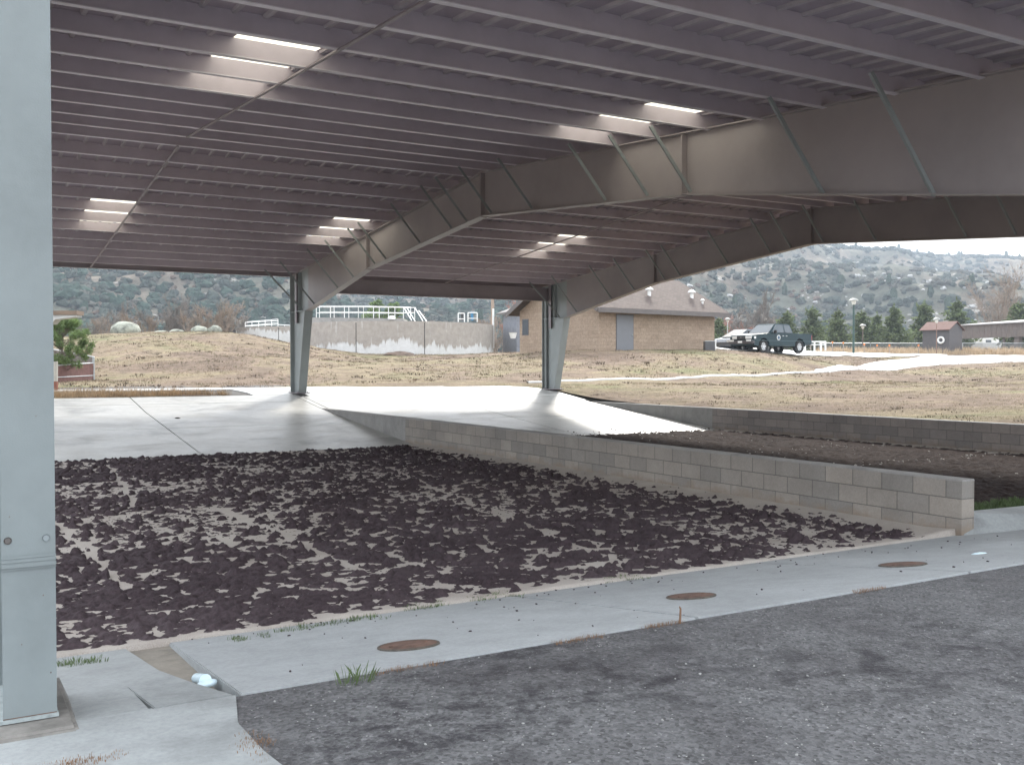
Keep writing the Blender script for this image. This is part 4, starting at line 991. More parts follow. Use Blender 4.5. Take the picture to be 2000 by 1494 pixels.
c = mixc(nt, .5, c, ramp(nt, noise(nt, 2.5, 6, .7), [(.3, .33), (.7, .66)]).outputs[0], 'OVERLAY')
L(c, p.inputs['Base Color']); p.inputs['Roughness'].default_value = .9; TANK = mt
def tank(px, D_, r, ztop, zbot, label, n=72):
    c0 = EYE+camv((px-1000)/F, 1)/math.hypot((px-1000)/F, 1)*D_; c0.z = 0
    t = thing('concrete_tank', Vector((c0.x, c0.y, zbot)), label, 'tank')
    mb = MB(); mb.lathe((c0.x, c0.y, 0), [(r, zbot-1), (r, ztop), (r-.3, ztop), (r-.3, ztop-1.2), (.01, ztop-1.2)], n); mb.build('tank_wall', TANK, t, smooth=True)
    a0 = math.atan2(-c0.y, -c0.x)
    for da in (-.35, .28):
        x, y = c0.x+math.cos(a0+da)*r, c0.y+math.sin(a0+da)*r; mb = MB(); mb.cyl((x, y, zbot-.5), (x, y, ztop-.1), .03, n=5); mb.build('wall_joint', JOINT, t)
    return t, c0
ZT = 4.93
t1, tc1 = tank(770, 84.5, 8.5, ZT, 1.6, 'large round concrete tank with dark drip stains above a pale lower wall')
t2, tc2 = tank(592, 96, 6.2, 5.05, 3.0, 'smaller round concrete tank farther left, partly behind the left canopy column')
zz = 79
mb = MB(); a = gp(617, 622, zz); b = gp(792, 624, zz); mb.bar(a+Vector((0, 0, -.25)), b+Vector((0, 0, -.25)), 3.0, .5); mb.build('walkway_slab', CURB, t1)
for px in (538, 545):
    mb = MB(); q = gp(px, 662, 89); mb.cyl(q, gp(px, 641, 89), .07, n=6); mb.cyl(gp(px, 641, 89), gp(px+3, 638, 90), .07, n=6); tag(mb.build('vent_pipe', paint('dark_pipe', (.08, .08, .08))), 'dark upright pipe on the wall of the smaller tank, '+('left' if px < 540 else 'right')+' of the pair', 'pipe')
def railing(pts, h, label, nposts, rails=(1, .52), r=.028, name='railing', both=0):
    t = thing(name, pts[0], label, 'railing'); mb = MB()
    for k in rails:
        mb = MB()
        for a, b in zip(pts[:-1], pts[1:]): mb.cyl(a+Vector((0, 0, h*k)), b+Vector((0, 0, h*k)), r, n=6)
        mb.build('rail', WHITE, t)
    for a, b in zip(pts[:-1], pts[1:]):
        n = max(1, round(nposts*(b-a).length/sum((q-p_).length for p_, q in zip(pts[:-1], pts[1:]))))
        for i in range(n+1):
            q = a.lerp(b, i/n); mb = MB(); mb.cyl(q, q+Vector((0, 0, h)), r, n=6); mb.build('post', WHITE, t)
    return t
H_ = 24/F*78
railing([gp(618, 624, 78), gp(700, 623.5, 78.3), gp(788, 624.5, 79), ], H_, 'white pipe railing along the near side of the big tank top', 6)
railing([gp(624, 622, 84), gp(710, 622, 84), gp(802, 624, 84)], 24/F*84, 'white pipe railing along the far side of the big tank top', 6)
t = thing('stair_rails', gp(800, 624, 79), 'white sloping stair rails at the right end of the tank railing', 'railing')
for (x0, y0, x1, y1) in ((788, 600, 804, 626), (795, 602, 811, 628), (810, 601, 826, 627), (818, 607, 834, 629)):
    mb = MB(); mb.cyl(gp(x0, y0, 79), gp(x1, y1, 77.5), .035, n=6); mb.build('sloping_rail', WHITE, t)
mb = MB(); mb.cyl(gp(788, 601, 79), gp(810, 601, 80), .03, n=6); mb.cyl(gp(788, 611, 79), gp(810, 611, 80), .03, n=6); mb.cyl(gp(810, 601, 80), gp(810, 624, 80), .03, n=6); mb.build('top_rail', WHITE, t)
q = gp(765, 622, 77.5); mb = MB(); mb.lathe(q, [(.28, -.1), (.32, .0), (.28, .12), (.15, .2), (.001, .22)], 16); tag(mb.build('hatch_dome', WHITE, smooth=True), 'small white dome on the tank top below the railing', 'dome')
for k, (x0, x1, y0, lab) in enumerate(((895, 907, 612, 'small white pipe stand with a dark valve on the tank top, left one'), (914, 932, 611, 'wider white pipe stand on the tank top near its right edge'))):
    t = thing('valve_stand', gp(x0, 629, 79), lab, 'valve stand'); mb = MB()
    mb.cyl(gp(x0, 629, 79), gp(x0, y0, 79), .045, n=6); mb.cyl(gp(x1, 629, 79), gp(x1, y0, 79), .045, n=6); mb.cyl(gp(x0, y0, 79), gp(x1, y0, 79), .045, n=6); mb.cyl(gp(x0, y0+11, 79), gp(x1, y0+11, 79), .035, n=6); mb.build('pipework', WHITE, t)
    mb = MB(); qa = gp((x0+x1)/2-(1 if k else -2), 626, 79.4); mb.cyl(qa, qa+Vector((0, 0, .6)), .11, n=10); mb.cyl(qa+Vector((0, 0, .6)), qa+Vector((0, 0, .68)), .2, n=10); mb.build('valve', paint('valve_dark' if not k else 'valve_blue', (.05, .05, .05) if not k else (.05, .22, .4)), t)
for (dz, yy0, yy1, lab) in ((91, 631, 620, 'white pipe railing climbing beside the smaller tank, near side'), (96, 634, 624, 'white pipe railing behind the smaller tank')):
    railing([gp(479, 645+(0 if dz < 93 else -1), dz), gp(543, 641 if dz < 93 else 638, dz+3)], 15/F*dz+.0, lab, 5)
t = thing('railing', gp(543, 637, 94), 'low white pipe railing right of the two dark pipes', 'railing'); mb = MB(); mb.cyl(gp(543, 634, 94), gp(572, 636, 92), .035, n=6); mb.build('rail', WHITE, t); mb = MB(); mb.cyl(gp(556, 635, 93), gp(556, 641, 93), .03, n=6); mb.build('post', WHITE, t)

# ---- utility pole, pot
t = thing('utility_pole', gp(962, 688, 86), 'weathered wooden utility pole with a pale sleeve right of the tank', 'pole'); mb = MB(); mb.cyl(gp(962, 688, 86), gp(962, 560, 86), .17, .13, 10); mb.build('pole', paint('pole_wood', (.34, .26, .20), .9), t)
mb = MB(); mb.cyl(gp(963.5, 680, 85.6), gp(963.5, 603, 85.6), .09, n=8); mb.build('pale_sleeve', WHITE, t)
mb = MB(); mb.lathe(gp(1002, 661, 80), [(.2, 0), (.33, .45), (.37, .47), (.3, .47)], 14); tag(mb.build('planter_pot', WHITE, smooth=True), 'white planter pot beside the grey outbuilding', 'planter')

# ---- tan block building
A = gp(1170, 688.5, 54); e1 = camv(.803, .597); e2 = camv(-.6, .8); Z0b = A.z; ZE = 1.45+118*54/F; ZR = 1.45+163*62.5/F
LB, WB = 9.35, 7.2
def bp(u, v, z): q = A+e1*u+e2*v; return Vector((q.x, q.y, z))
bld = thing('block_building', bp(LB/2, WB/2, Z0b), 'tan split block building with brown shingle gable roof and grey door', 'building')
mt, nt, p = nodes_of('tan_split_block'); L = nt.links.new
nrm = e1; tcx = coord(nt)
vm = N(nt, 'ShaderNodeVectorMath', operation='DOT_PRODUCT'); L(tcx, vm.inputs[0]); vm.inputs[1].default_value = e1+e2
sx = N(nt, 'ShaderNodeSeparateXYZ'); L(tcx, sx.inputs[0]); cb = N(nt, 'ShaderNodeCombineXYZ'); L(vm.outputs['Value'], cb.inputs[0]); L(sx.outputs[2], cb.inputs[1])
br = N(nt, 'ShaderNodeTexBrick', i_Scale=1, i_Mortar_Size=.008, i_Mortar_Smooth=.2, i_Brick_Width=.406, i_Row_Height=.203); L(cb.outputs[0], br.inputs[0])
br.inputs['Color1'].default_value = (.31, .235, .175, 1); br.inputs['Color2'].default_value = (.37, .285, .215, 1); br.inputs['Mortar'].default_value = (.25, .19, .145, 1)
c = mixc(nt, .7, br.outputs[0], ramp(nt, noise(nt, 9, 6, .75), [(.3, .3), (.7, .7)]).outputs[0], 'OVERLAY'); L(c, p.inputs['Base Color']); p.inputs['Roughness'].default_value = .95
bump(nt, p, noise(nt, 11, 6, .8), .8, .04); TAN = mt
mb = MB(); z0 = Z0b-1
mb.add([bp(0,0,z0), bp(LB,0,z0), bp(LB,WB,z0), bp(0,WB,z0), bp(0,0,ZE), bp(LB,0,ZE), bp(LB,WB,ZE), bp(0,WB,ZE), bp(0,WB/2,ZR-.15), bp(LB,WB/2,ZR-.15)],
       [(0,1,5,4), (1,2,6,9,5), (2,3,7,6), (3,0,4,8,7), (4,5,9,8), (8,9,6,7), (3,2,1,0)])
mb.build('wall', TAN, bld)
mt, nt, p = nodes_of('brown_shingles'); L = nt.links.new
vm2 = N(nt, 'ShaderNodeVectorMath', operation='DOT_PRODUCT'); L(coord(nt), vm2.inputs[0]); vm2.inputs[1].default_value = e1
vm3 = N(nt, 'ShaderNodeVectorMath', operation='DOT_PRODUCT'); L(coord(nt), vm3.inputs[0]); vm3.inputs[1].default_value = e2
cb = N(nt, 'ShaderNodeCombineXYZ'); L(vm2.outputs['Value'], cb.inputs[0]); L(vm3.outputs['Value'], cb.inputs[1])
br = N(nt, 'ShaderNodeTexBrick', i_Scale=1, i_Mortar_Size=.012, i_Brick_Width=.3, i_Row_Height=.13); L(cb.outputs[0], br.inputs[0])
br.inputs['Color1'].default_value = (.078, .060, .051, 1); br.inputs['Color2'].default_value = (.118, .092, .079, 1); br.inputs['Mortar'].default_value = (.07, .045, .04, 1)
L(mixc(nt, .5, br.outputs[0], ramp(nt, noise(nt, 6, 5, .7), [(.3, .3), (.7, .7)]).outputs[0], 'OVERLAY'), p.inputs['Base Color']); p.inputs['Roughness'].default_value = .9; SHING = mt
OV = .62; sl_ = (ZR-ZE)/(WB/2); zo = ZE-sl_*OV+.08
mb = MB(); th = .12
for v0, v1, sgn in ((-OV, WB/2, 1), (WB+OV, WB/2, -1)):
    mb.add([bp(-OV,v0,zo+th), bp(LB+OV,v0,zo+th), bp(LB+OV,v1,ZR+th), bp(-OV,v1,ZR+th), bp(-OV,v0,zo), bp(LB+OV,v0,zo), bp(LB+OV,v1,ZR), bp(-OV,v1,ZR)], [(0,1,2,3),(4,7,6,5),(0,4,5,1),(1,5,6,2),(3,2,6,7),(0,3,7,4)])
roof = mb.build('roof', SHING, bld)
FASC = paint('grey_brown_fascia', (.13, .115, .11), .6, .08)
mb = MB()
mb.bar(bp(-OV-.02, -OV-.02, zo-.02), bp(LB+OV+.02, -OV-.02, zo-.02), .04, .26)
for u in (-OV-.02, LB+OV+.02):
    mb.bar(bp(u, -OV, zo-.01), bp(u, WB/2, ZR-.01), .04, .26); mb.bar(bp(u, WB+OV, zo-.01), bp(u, WB/2, ZR-.01), .04, .26)
mb.build('fascia', FASC, bld)
def facequad(mb, u0, u1, z0, z1, d0=.02, d1=.03, left=False):
    if left: P_ = [bp(-d1, u0, z0), bp(-d1, u1, z0), bp(d0, u1, z0), bp(d0, u0, z0), bp(-d1, u0, z1), bp(-d1, u1, z1), bp(d0, u1, z1), bp(d0, u0, z1)]
    else: P_ = [bp(u0, -d1, z0), bp(u1, -d1, z0), bp(u1, d0, z0), bp(u0, d0, z0), bp(u0, -d1, z1), bp(u1, -d1, z1), bp(u1, d0, z1), bp(u0, d0, z1)]
    mb.add(P_, [(0,3,2,1),(4,5,6,7),(0,1,5,4),(1,2,6,5),(2,3,7,6),(3,0,4,7)])
def upx(px):                                        # wall coordinate of the pixel column on the right-hand wall
    s = (px-1000)/F; ax = (A-EYE).dot(RH); ay = (A-EYE).dot(FH); return (s*ay-ax)/(e1.dot(RH)-s*e1.dot(FH))
ud0, ud1 = upx(1204), upx(1236)
mb = MB(); facequad(mb, ud0-.05, ud1+.05, Z0b-.02, Z0b+2.16, d1=.015); mb.build('door_frame', FASC, bld)
mb = MB(); facequad(mb, ud0, ud1, Z0b+.03, Z0b+2.12, d1=.035); dr = mb.build('door', paint('grey_door_paint', (.17, .175, .19), .5, .04), bld)
mb = MB(); q = bp(ud1-.08, -.06, Z0b+1.0); mb.lathe(q, [(.001, -.04), (.04, -.02), (.04, .02), (.001, .04)], 10, e2); mb.build('handle', GALV, dr)
mb = MB(); facequad(mb, ud0, ud1, Z0b-.0, Z0b+.03, d1=.06); mb.build('threshold', GALV, bld)
mb = MB(); ul = upx(1239); mb.add([bp(ul, -.02, Z0b+2.52), bp(ul+.38, -.02, Z0b+2.52), bp(ul+.38, -.22, Z0b+2.46), bp(ul, -.22, Z0b+2.46), bp(ul, -.02, Z0b+2.2), bp(ul+.38, -.02, Z0b+2.2), bp(ul+.38, -.2, Z0b+2.26), bp(ul, -.2, Z0b+2.26)], [(0,1,2,3),(4,7,6,5),(0,4,5,1),(1,5,6,2),(2,6,7,3),(3,7,4,0)])
lf = mb.build('wall_lamp', paint('bronze_fixture', (.05, .045, .04)), bld); mb = MB(); facequad(mb, ul+.05, ul+.33, Z0b+2.22, Z0b+2.38, d0=-.15, d1=.235); mb.build('lens', paint('lamp_lens', (.5, .5, .48), .3), lf)
mb = MB(); facequad(mb, WB-.9, WB-.25, Z0b+1.1, Z0b+2.1, d1=.01, left=True); wn_ = mb.build('window', FASC, bld); mb = MB(); facequad(mb, WB-.85, WB-.3, Z0b+1.15, Z0b+2.05, d1=.02, left=True); mb.build('pane', paint('dark_glass', (.03, .035, .04), .1), wn_)
def roofpt(px, v):
    u = LB*.5
    for _ in range(20):
        q = bp(u, v, 0); s = (q-EYE).dot(RH)/(q-EYE).dot(FH)*F+1000; u += (px-s)/F*60*.9
    return bp(u, v, ZE+sl_*v+.2)
for px, sc in ((1268, 1), (1351, 1), (1372, .55)):
    q = roofpt(px, 1.2 if sc == 1 else .5); mb = MB(); mb.cyl(q-Vector((0, 0, .2)), q+Vector((0, 0, .28*sc)), .11*sc, n=10); mb.lathe(q+Vector((0, 0, .28*sc)), [(.23*sc, -.02), (.25*sc, .04), (.12*sc, .16*sc), (.001, .19*sc)], 14)
    mb.bar(q+e1*.1-e2*.28+Vector((0, 0, -.20)), q+e1*.1+e2*.2+Vector((0, 0, .02)), .4*sc, .02); mb.build('roof_vent', WHITE, roof)
mb = MB(); ac = thing('air_conditioner', gp(1385, 686, 57), 'dark louvred air conditioner unit at the right corner of the tan building', 'air conditioner')
def camM(loc, rz=0): return Matrix.Translation(loc) @ Matrix.Rotation(-YAW+rz, 4, 'Z')
M_ = camM(gp(1385, 686, 57)); mb.box((-.28, -.3, 0), (.28, .3, .56), M_); mb.build('cabinet', paint('dark_ac', (.07, .07, .075), .5), ac)
mb = MB(); 
for i in range(9): mb.box((-.26, -.315, .06+i*.052), (.26, -.302, .075+i*.052), M_)
mb.build('louvres', paint('ac_louvre', (.16, .16, .17), .5), ac); mb = MB(); mb.box((-.3, -.32, .56), (.3, .32, .60), M_); mb.build('top', GALV, ac)
# grey outbuilding behind
q = gp(1017, 680, 82); ob = thing('grey_outbuilding', q, 'small grey outbuilding with dark roof behind the left corner of the tan building', 'building')
M_ = camM(q, .3); mb = MB(); mb.box((-.35, 0, -.5), (3.5, 4, 3.0), M_); mb.build('wall', paint('blue_grey_siding', (.22, .23, .26), .7), ob)
mb = MB(); mb.prism([(-.8, 2.95), (1.6, 3.9), (4.2, 2.95), (4.2, 3.1), (1.6, 4.05), (-.8, 3.1)], 1, -.6, 4.6); mb.v = [tuple(M_ @ Vector(v)) for v in mb.v]; mb.build('roof', FASC, ob)

# ---- vehicles
def arc(cx, r, n=9): return [(cx+r*math.cos(math.pi*i/n), .36+r*math.sin(math.pi*i/n)) for i in range(n+1)]
def wheel(par, x, y, r, side):
    mb = MB(); mb.lathe((x, y, r), [(r*.60, -.11), (r*.95, -.11), (r, -.07), (r, .07), (r*.95, .11), (r*.60, .11), (r*.60, -.11)], 24, (0, 1, 0)); ty = mb.build('wheel', paint('tyre_rubber', (.02, .02, .02), .85), par, world=False, smooth=True)
    mb = MB(); s = side; mb.lathe((x, y, r), [(r*.6, .085*s), (r*.52, .09*s), (r*.5, .04*s), (.001, .04*s)], 20, (0, 1, 0))
    for k in range(6):
        a = k*math.pi/3; mb.bar((x+math.cos(a)*.04, y+.07*s, r+math.sin(a)*.04), (x+math.cos(a)*r*.54, y+.08*s, r+math.sin(a)*r*.54), .075, .03, (0, 1, 0))
    mb.cyl((x, y+.05*s, r), (x, y+.1*s, r), .06, n=10); mb.build('rim', paint('silver_rim', (.55, .56, .57), .3, .05, metal=.6), ty, world=False)
GLASS = paint('car_glass', (.04, .055, .065), .06, .05, spec=.9)
def xs_body(mb, prof, w, inset=.0):
    mb.prism(prof, 1, -w, w)
def quadY(mb, pts, y0, y1): mb.prism(pts, 1, y0, y1)
def tapered(mb, base, top, wb, wt):                  # greenhouse: base and top rectangles
    (x0, z0), (x1, z1) = base; (x2, z2), (x3, z3) = top
    mb.add([(x0,-wb,z0),(x0,wb,z0),(x1,wb,z1),(x1,-wb,z1),(x2,-wt,z2),(x2,wt,z2),(x3,wt,z3),(x3,-wt,z3)], [(0,3,2,1),(4,5,6,7),(0,1,5,4),(1,2,6,5),(2,3,7,6),(3,0,4,7)])
def sidepane(mb, pts, wb, wt, zb, zt, s, off=.006, th=.02):
    def yy(z): return s*(wb+(wt-wb)*(z-zb)/(zt-zb)+off)
    n = len(pts); o = [(x, yy(z), z) for x, z in pts]; i_ = [(x, yy(z)-s*th, z) for x, z in pts]
    mb.add(o+i_, [tuple(range(n)), tuple(range(2*n-1, n-1, -1))]+[(k, n+k, n+(k+1) % n, (k+1) % n) for k in range(n)])
hd = camv(-.81, -.586); rz = math.atan2(hd.y, hd.x)
tl = gp(1506, 690.5, 61.5); TEAL = paint('dark_teal_car_paint', (.008, .030, .038), .45, .05, 2, spec=.35)
tr_ = thing('pickup_truck', tl, 'dark teal extended cab pickup truck with round door emblem parked beside the building', 'pickup', rz=rz); tr_.scale = (1.08,)*3
W = .84
mb = MB(); low = [(2.50, .50), (2.55, .98), (2.35, 1.06), (1.15, 1.16), (-1.0, 1.14), (-2.62, 1.14), (-2.62, .52)]
prof = [(2.5, .46), (2.56, .92), (2.42, 1.04), (1.1, 1.15), (-2.6, 1.15), (-2.64, .55)]+[(x, z) for x, z in [(-2.05+.0, .5)]]+[(-1.55-.47*math.cos(math.pi*i/9), .40+.47*math.sin(math.pi*i/9)) for i in range(10)]+[(-1.05, .42), (1.15, .42)]+[(1.62-.47*math.cos(math.pi*i/9), .40+.47*math.sin(math.pi*i/9)) for i in range(10)]
mb.prism(prof, 1, -W, W); body = mb.build('body', TEAL, tr_, world=False, bevel=.03)
mb = MB(); tapered(mb, ((-1.02, 1.13), (1.12, 1.13)), ((-.86, 1.70), (.42, 1.71)), W-.03, W-.19); cab = mb.build('cab', TEAL, tr_, world=False, bevel=.05)
wb_, wt_, zb_, zt_ = W-.03, W-.19, 1.13, 1.705
for s in (1, -1):
    mb = MB(); sidepane(mb, [(.92, 1.18), (.46, 1.64), (-.16, 1.64), (-.16, 1.18)], wb_, wt_, zb_, zt_, s, .012); mb.build('side_window', GLASS, cab, world=False)
    mb = MB(); sidepane(mb, [(-.24, 1.18), (-.24, 1.64), (-.76, 1.63), (-.90, 1.18)], wb_, wt_, zb_, zt_, s, .012); mb.build('side_window', GLASS, cab, world=False)
    mb = MB(); mb.box((.72, s*(W+.02) if s > 0 else s*(W+.2), 1.14), (.84, s*(W+.2) if s > 0 else s*(W+.02), 1.32)); mb.build('mirror', paint('black_trim', (.02, .02, .02), .4), tr_, world=False, bevel=.02)
    for xh in (.02, -.28): mb = MB(); mb.box((xh-.1, s*W if s > 0 else s*(W+.02), .98), (xh+.02, s*(W+.02) if s > 0 else s*W, 1.02)); mb.build('door_handle', paint('silver_handle', (.55, .55, .55), .3), tr_, world=False)
    mb = MB(); mb.box((-2.5, s*W-.01, .70), (2.3, s*W+.01, .73)); mb.build('side_trim', paint('trim_line', (.05, .09, .10), .4), tr_, world=False)
    for (xx) in (-1.55, 1.62): wheel(tr_, xx, s*(W-.13), .385, s)
    mb = MB(); mb.cyl((.37, s*(W+.0), .90), (.37, s*(W+.012), .90), .15, n=24); em = mb.build('door_emblem', WHITE, tr_, world=False)
    mb = MB(); mb.cyl((.37, s*(W+.010), .90), (.37, s*(W+.018), .90), .105, n=20); mb.cyl((.37, s*(W+.016), .93), (.37, s*(W+.022), .93), .03, n=8); mb.build('emblem_disc', paint('emblem_blue', (.05, .10, .17), .4), em, world=False)
    mb = MB(); mb.box((2.44, s*.48-.2 if s > 0 else s*.48-.2, .80), (2.585, s*.48+.26 if s > 0 else s*.48+.14, .97)); mb.box((2.3, min(s*.70, s*.845), .80), (2.5, max(s*.70, s*.845), .96)); mb.build('headlight', paint('headlight_lens', (.7, .7, .68), .12, .05), tr_, world=False, bevel=.015)
    mb = MB(); mb.box((-2.66, min(s*.70, s*.842), .78), (-2.6, max(s*.70, s*.842), 1.08)); mb.build('tail_light', paint('tail_red', (.3, .02, .02), .3), tr_, world=False)
mb = MB(); mb.add([(1.135, -.72, 1.17), (1.135, .72, 1.17), (.47, .60, 1.665), (.47, -.60, 1.665), (1.09, -.72, 1.14), (1.09, .72, 1.14), (.42, .60, 1.64), (.42, -.60, 1.64)], [(0,1,2,3),(4,7,6,5),(0,4,5,1),(1,5,6,2),(2,6,7,3),(3,7,4,0)]); mb.build('windshield', GLASS, cab, world=False)
mb = MB(); mb.box((2.52, -.30, .80), (2.60, .30, .98)); gr = mb.build('grille', paint('grille_black', (.02, .02, .02), .4), tr_, world=False)
mb = MB(); 
for k in range(3): mb.box((2.60, -.29, .825+k*.055), (2.61, .29, .835+k*.055))
mb.lathe((2.607, 0, .89), [(.03, 0), (.05, .004), (.03, .008)], 14, (1, 0, 0)); mb.build('grille_bars', paint('grille_chrome', (.25, .25, .25), .3), gr, world=False)
mb = MB(); mb.box((2.4, -.86, .52), (2.68, .86, .74)); bmp_ = mb.build('bumper', paint('dark_bumper', (.07, .065, .07), .35), tr_, world=False, bevel=.04)
for s in (1, -1): mb = MB(); mb.box((2.66, s*.62-.16, .66), (2.70, s*.62+.16, .76)); mb.build('bumper_lamp', paint('headlight_lens', (.7, .7, .68)), bmp_, world=False)
mb = MB(); mb.box((2.68, -.15, .58), (2.695, .15, .69)); mb.build('number_plate', WHITE, bmp_, world=False)
mb = MB(); mb.box((-2.50, -.72, 1.152), (-1.12, .72, 1.156)); mb.build('bed_liner', paint('bed_black', (.02, .02, .022), .8), tr_, world=False)
mb = MB(); mb.box((-2.78, -.8, .48), (-2.6, .8, .62)); mb.build('bumper', paint('silver_handle', (.55, .55, .55)), tr_, world=False, bevel=.02)
# dark car behind with strong sky glare
hd = camv(-.80, -.60); cr_ = thing('parked_car', gp(1452, 688.5, 63), 'dark grey rounded car half hidden between the building corner and the pickup', 'car', rz=math.atan2(hd.y, hd.x))
GREY = paint('grey_car_paint', (.10, .11, .13), .12, .05, 2, spec=.9)
mb = MB(); prof = [(2.15, .35), (2.2, .62), (1.95, .82), (1.0, .98), (-1.6, 1.0), (-2.2, .95), (-2.25, .4), (-1.85, .36)]+[(-1.42-.38*math.cos(math.pi*i/8), .34+.38*math.sin(math.pi*i/8)) for i in range(9)]+[(-1, .3), (.9, .3)]+[(1.38-.38*math.cos(math.pi*i/8), .34+.38*math.sin(math.pi*i/8)) for i in range(9)]
mb.prism(prof, 1, -.86, .86); mb.build('body', GREY, cr_, world=False, bevel=.06)
mb = MB(); tapered(mb, ((-1.75, .98), (1.25, .96)), ((-1.1, 1.48), (.2, 1.48)), .80, .58); cb_ = mb.build('cab', GREY, cr_, world=False, bevel=.07)
mb = MB(); mb.add([(1.26, -.72, .985), (1.26, .72, .985), (.27, .55, 1.47), (.27, -.55, 1.47), (1.2, -.72, .95), (1.2, .72, .95), (.2, .55, 1.44), (.2, -.55, 1.44)], [(0,1,2,3),(4,7,6,5),(0,4,5,1),(1,5,6,2),(2,6,7,3),(3,7,4,0)]); mb.build('windshield', GLASS, cb_, world=False)
for s in (1, -1):
    mb = MB(); sidepane(mb, [(.95, 1.03), (.25, 1.42), (-1.0, 1.42), (-1.4, 1.03)], .80, .58, .98, 1.48, s, .012); mb.build('side_window', GLASS, cb_, world=False)
    for xx in (-1.42, 1.38): wheel(cr_, xx, s*.74, .32, s)
    mb = MB(); mb.box((2.02, s*.62-.14, .60), (2.19, s*.62+.14, .74)); mb.build('headlight', paint('headlight_lens', (.7, .7, .68)), cr_, world=False, bevel=.02)
mb = MB(); mb.cyl(gp(1397.5, 689, 58), gp(1397.5, 664, 58), .045, n=8); mb.lathe(gp(1397.5, 664, 58), [(.045, 0), (.03, .03), (.001, .045)], 8); tag(mb.build('bollard', WHITE, smooth=True), 'thin white post between the air conditioner and the dark car', 'post')

# ---- white rail, fence, markers
t = thing('white_rail', gp(1568, 684, 74), 'white wooden rail fence right of the pickup tail', 'fence')
a, b = gp(1566, 684, 72), gp(1613, 682, 80)
for k, hh in ((0, .62), (1, .38)):
    mb = MB(); mb.bar(a+Vector((0, 0, hh)), b+Vector((0, 0, hh)), .06, .10 if k == 0 else .07); mb.build('rail', WHITE, t)
for s in (.05, .12, .5, .78, .98): mb = MB(); q = a.lerp(b, s); mb.bar(q-Vector((0, 0, .1)), q+Vector((0, 0, .64)), .09, .09, (1, 0, 0)); mb.build('post', WHITE, t)
mt, nt, p = nodes_of('wire_mesh'); L = nt.links.new; p.inputs['Base Color'].default_value = (.18, .19, .2, 1); p.inputs['Roughness'].default_value = .6
tb = nt.nodes.new('ShaderNodeBsdfTransparent'); ms = nt.nodes.new('ShaderNodeMixShader'); ms.inputs[0].default_value = .30
L(tb.outputs[0], ms.inputs[1]); L(p.outputs[0], ms.inputs[2]); L(ms.outputs[0], nt.nodes['Material Output'].inputs[0]); WIRE = mt
def fence(pts, h, label, sp=3.0, mesh=WIRE, rail=True):
    t = thing('wire_fence', pts[0], label, 'fence'); up_ = Vector((0, 0, h)); mb = MB(); mr_ = MB()
    for a, b in zip(pts[:-1], pts[1:]):
        n = max(1, int((b-a).length/sp))
        mr_.cyl(a+up_, b+up_, .03, n=5); d = (b-a).normalized().cross(Vector((0, 0, 1)))*.004
        k = len(mb.v); mb.add([a+d, b+d, b+up_+d, a+up_+d, a-d, b-d, b+up_-d, a+up_-d], [(0,1,2,3),(7,6,5,4)])
        for i in range(n+1): q = a.lerp(b, i/n); pb = MB(); pb.cyl(q-Vector((0, 0, .3)), q+up_*1.03, .035, n=6); pb.build('post', GALV, t)
    mb.build('wire_mesh', mesh, t, recalc=False); mr_.build('top_rail', GALV, t); return t
fence([gp(1600, 690, 96), gp(1700, 691, 92), gp(1806, 692, 89)], 1.0, 'low wire fence with pale top rail running from the white rail to the dark shed')
fence([gp(1880, 692, 88), gp(1950, 692, 88), gp(2060, 692, 88)], 1.0, 'low wire fence under the long brown roof right of the dark shed')
MK = [(1583, 661, 684, 'directly behind the white rail'), (1626, 667, 690, 'just right of the white rail'), (1647, 668, 691, 'left of the tall lamp post'), (1688, 671, 692, 'just right of the small dark lamp post'), (1713, 673, 693, 'midway between the small lamp post and the shed'), (1737, 673, 693, 'second one left of the dark shed'), (1794, 673, 693, 'nearest the left wall of the dark shed')]
for px, y0, y1, lab in MK:
    z = 83; t = thing('marker_post', gp(px, y1, z), 'slim marker post with orange tip '+lab, 'marker post', 'slim marker posts with orange tips along the road')
    mb = MB(); mb.cyl(gp(px, y1+2, z), gp(px, y0+3.5, z), .035, n=6); mb.build('post', paint('marker_grey', (.35, .30, .26), .7), t); mb = MB(); mb.cyl(gp(px, y0+3.5, z), gp(px, y0, z), .07, n=8); mb.build('reflector', paint('orange_reflector', (.75, .25, .06), .4), t)

# ---- lamp posts
def lamp(px, pyb, pyt, z, label, polemat, r=.055, hw=.36, style=0, group=None):
    b = gp(px, pyb, z); tp = gp(px, pyt, z); H = tp.z-b.z; t = thing('lamp_post', b, label, 'lamp post', group); mb = MB()
    mb.cyl((0, 0, -.1), (0, 0, H-.42), r, r*.85, 12); mb.cyl((0, 0, -.1), (0, 0, .08), r*3.2, r*3, 12); mb.build('pole', polemat, t, world=False, smooth=True)
    hm = MB(); hm.lathe((0, 0, H-.42), [(r*1.3, -.05), (hw*.42, .06), (hw*.5, .24), (hw*.48, .25)], 18); hm.build('lamp_lens', paint('frosted_lens', (.6, .58, .52), .35, .05), t, world=False, smooth=True)
    hm = MB(); hm.lathe((0, 0, H-.42), [(hw*.5, .25), (hw*1.0, .22), (hw*1.02, .27), (hw*.75, .36), (hw*.25, .42), (.001, .43)], 20); hm.build('lamp_hood', paint('grey_hood', (.30, .30, .28), .5), t, world=False, smooth=True); return t
lamp(1667, 692, 583, 73, 'tall dark green lamp post with flat dome lamp at the bend of the road', paint('dark_green_pole', (.03, .065, .055), .45), .085, .34)
lamp(1685, 690, 633, 92, 'small dark lamp post with white angled top behind the tall lamp post', BARK, .05, .30)
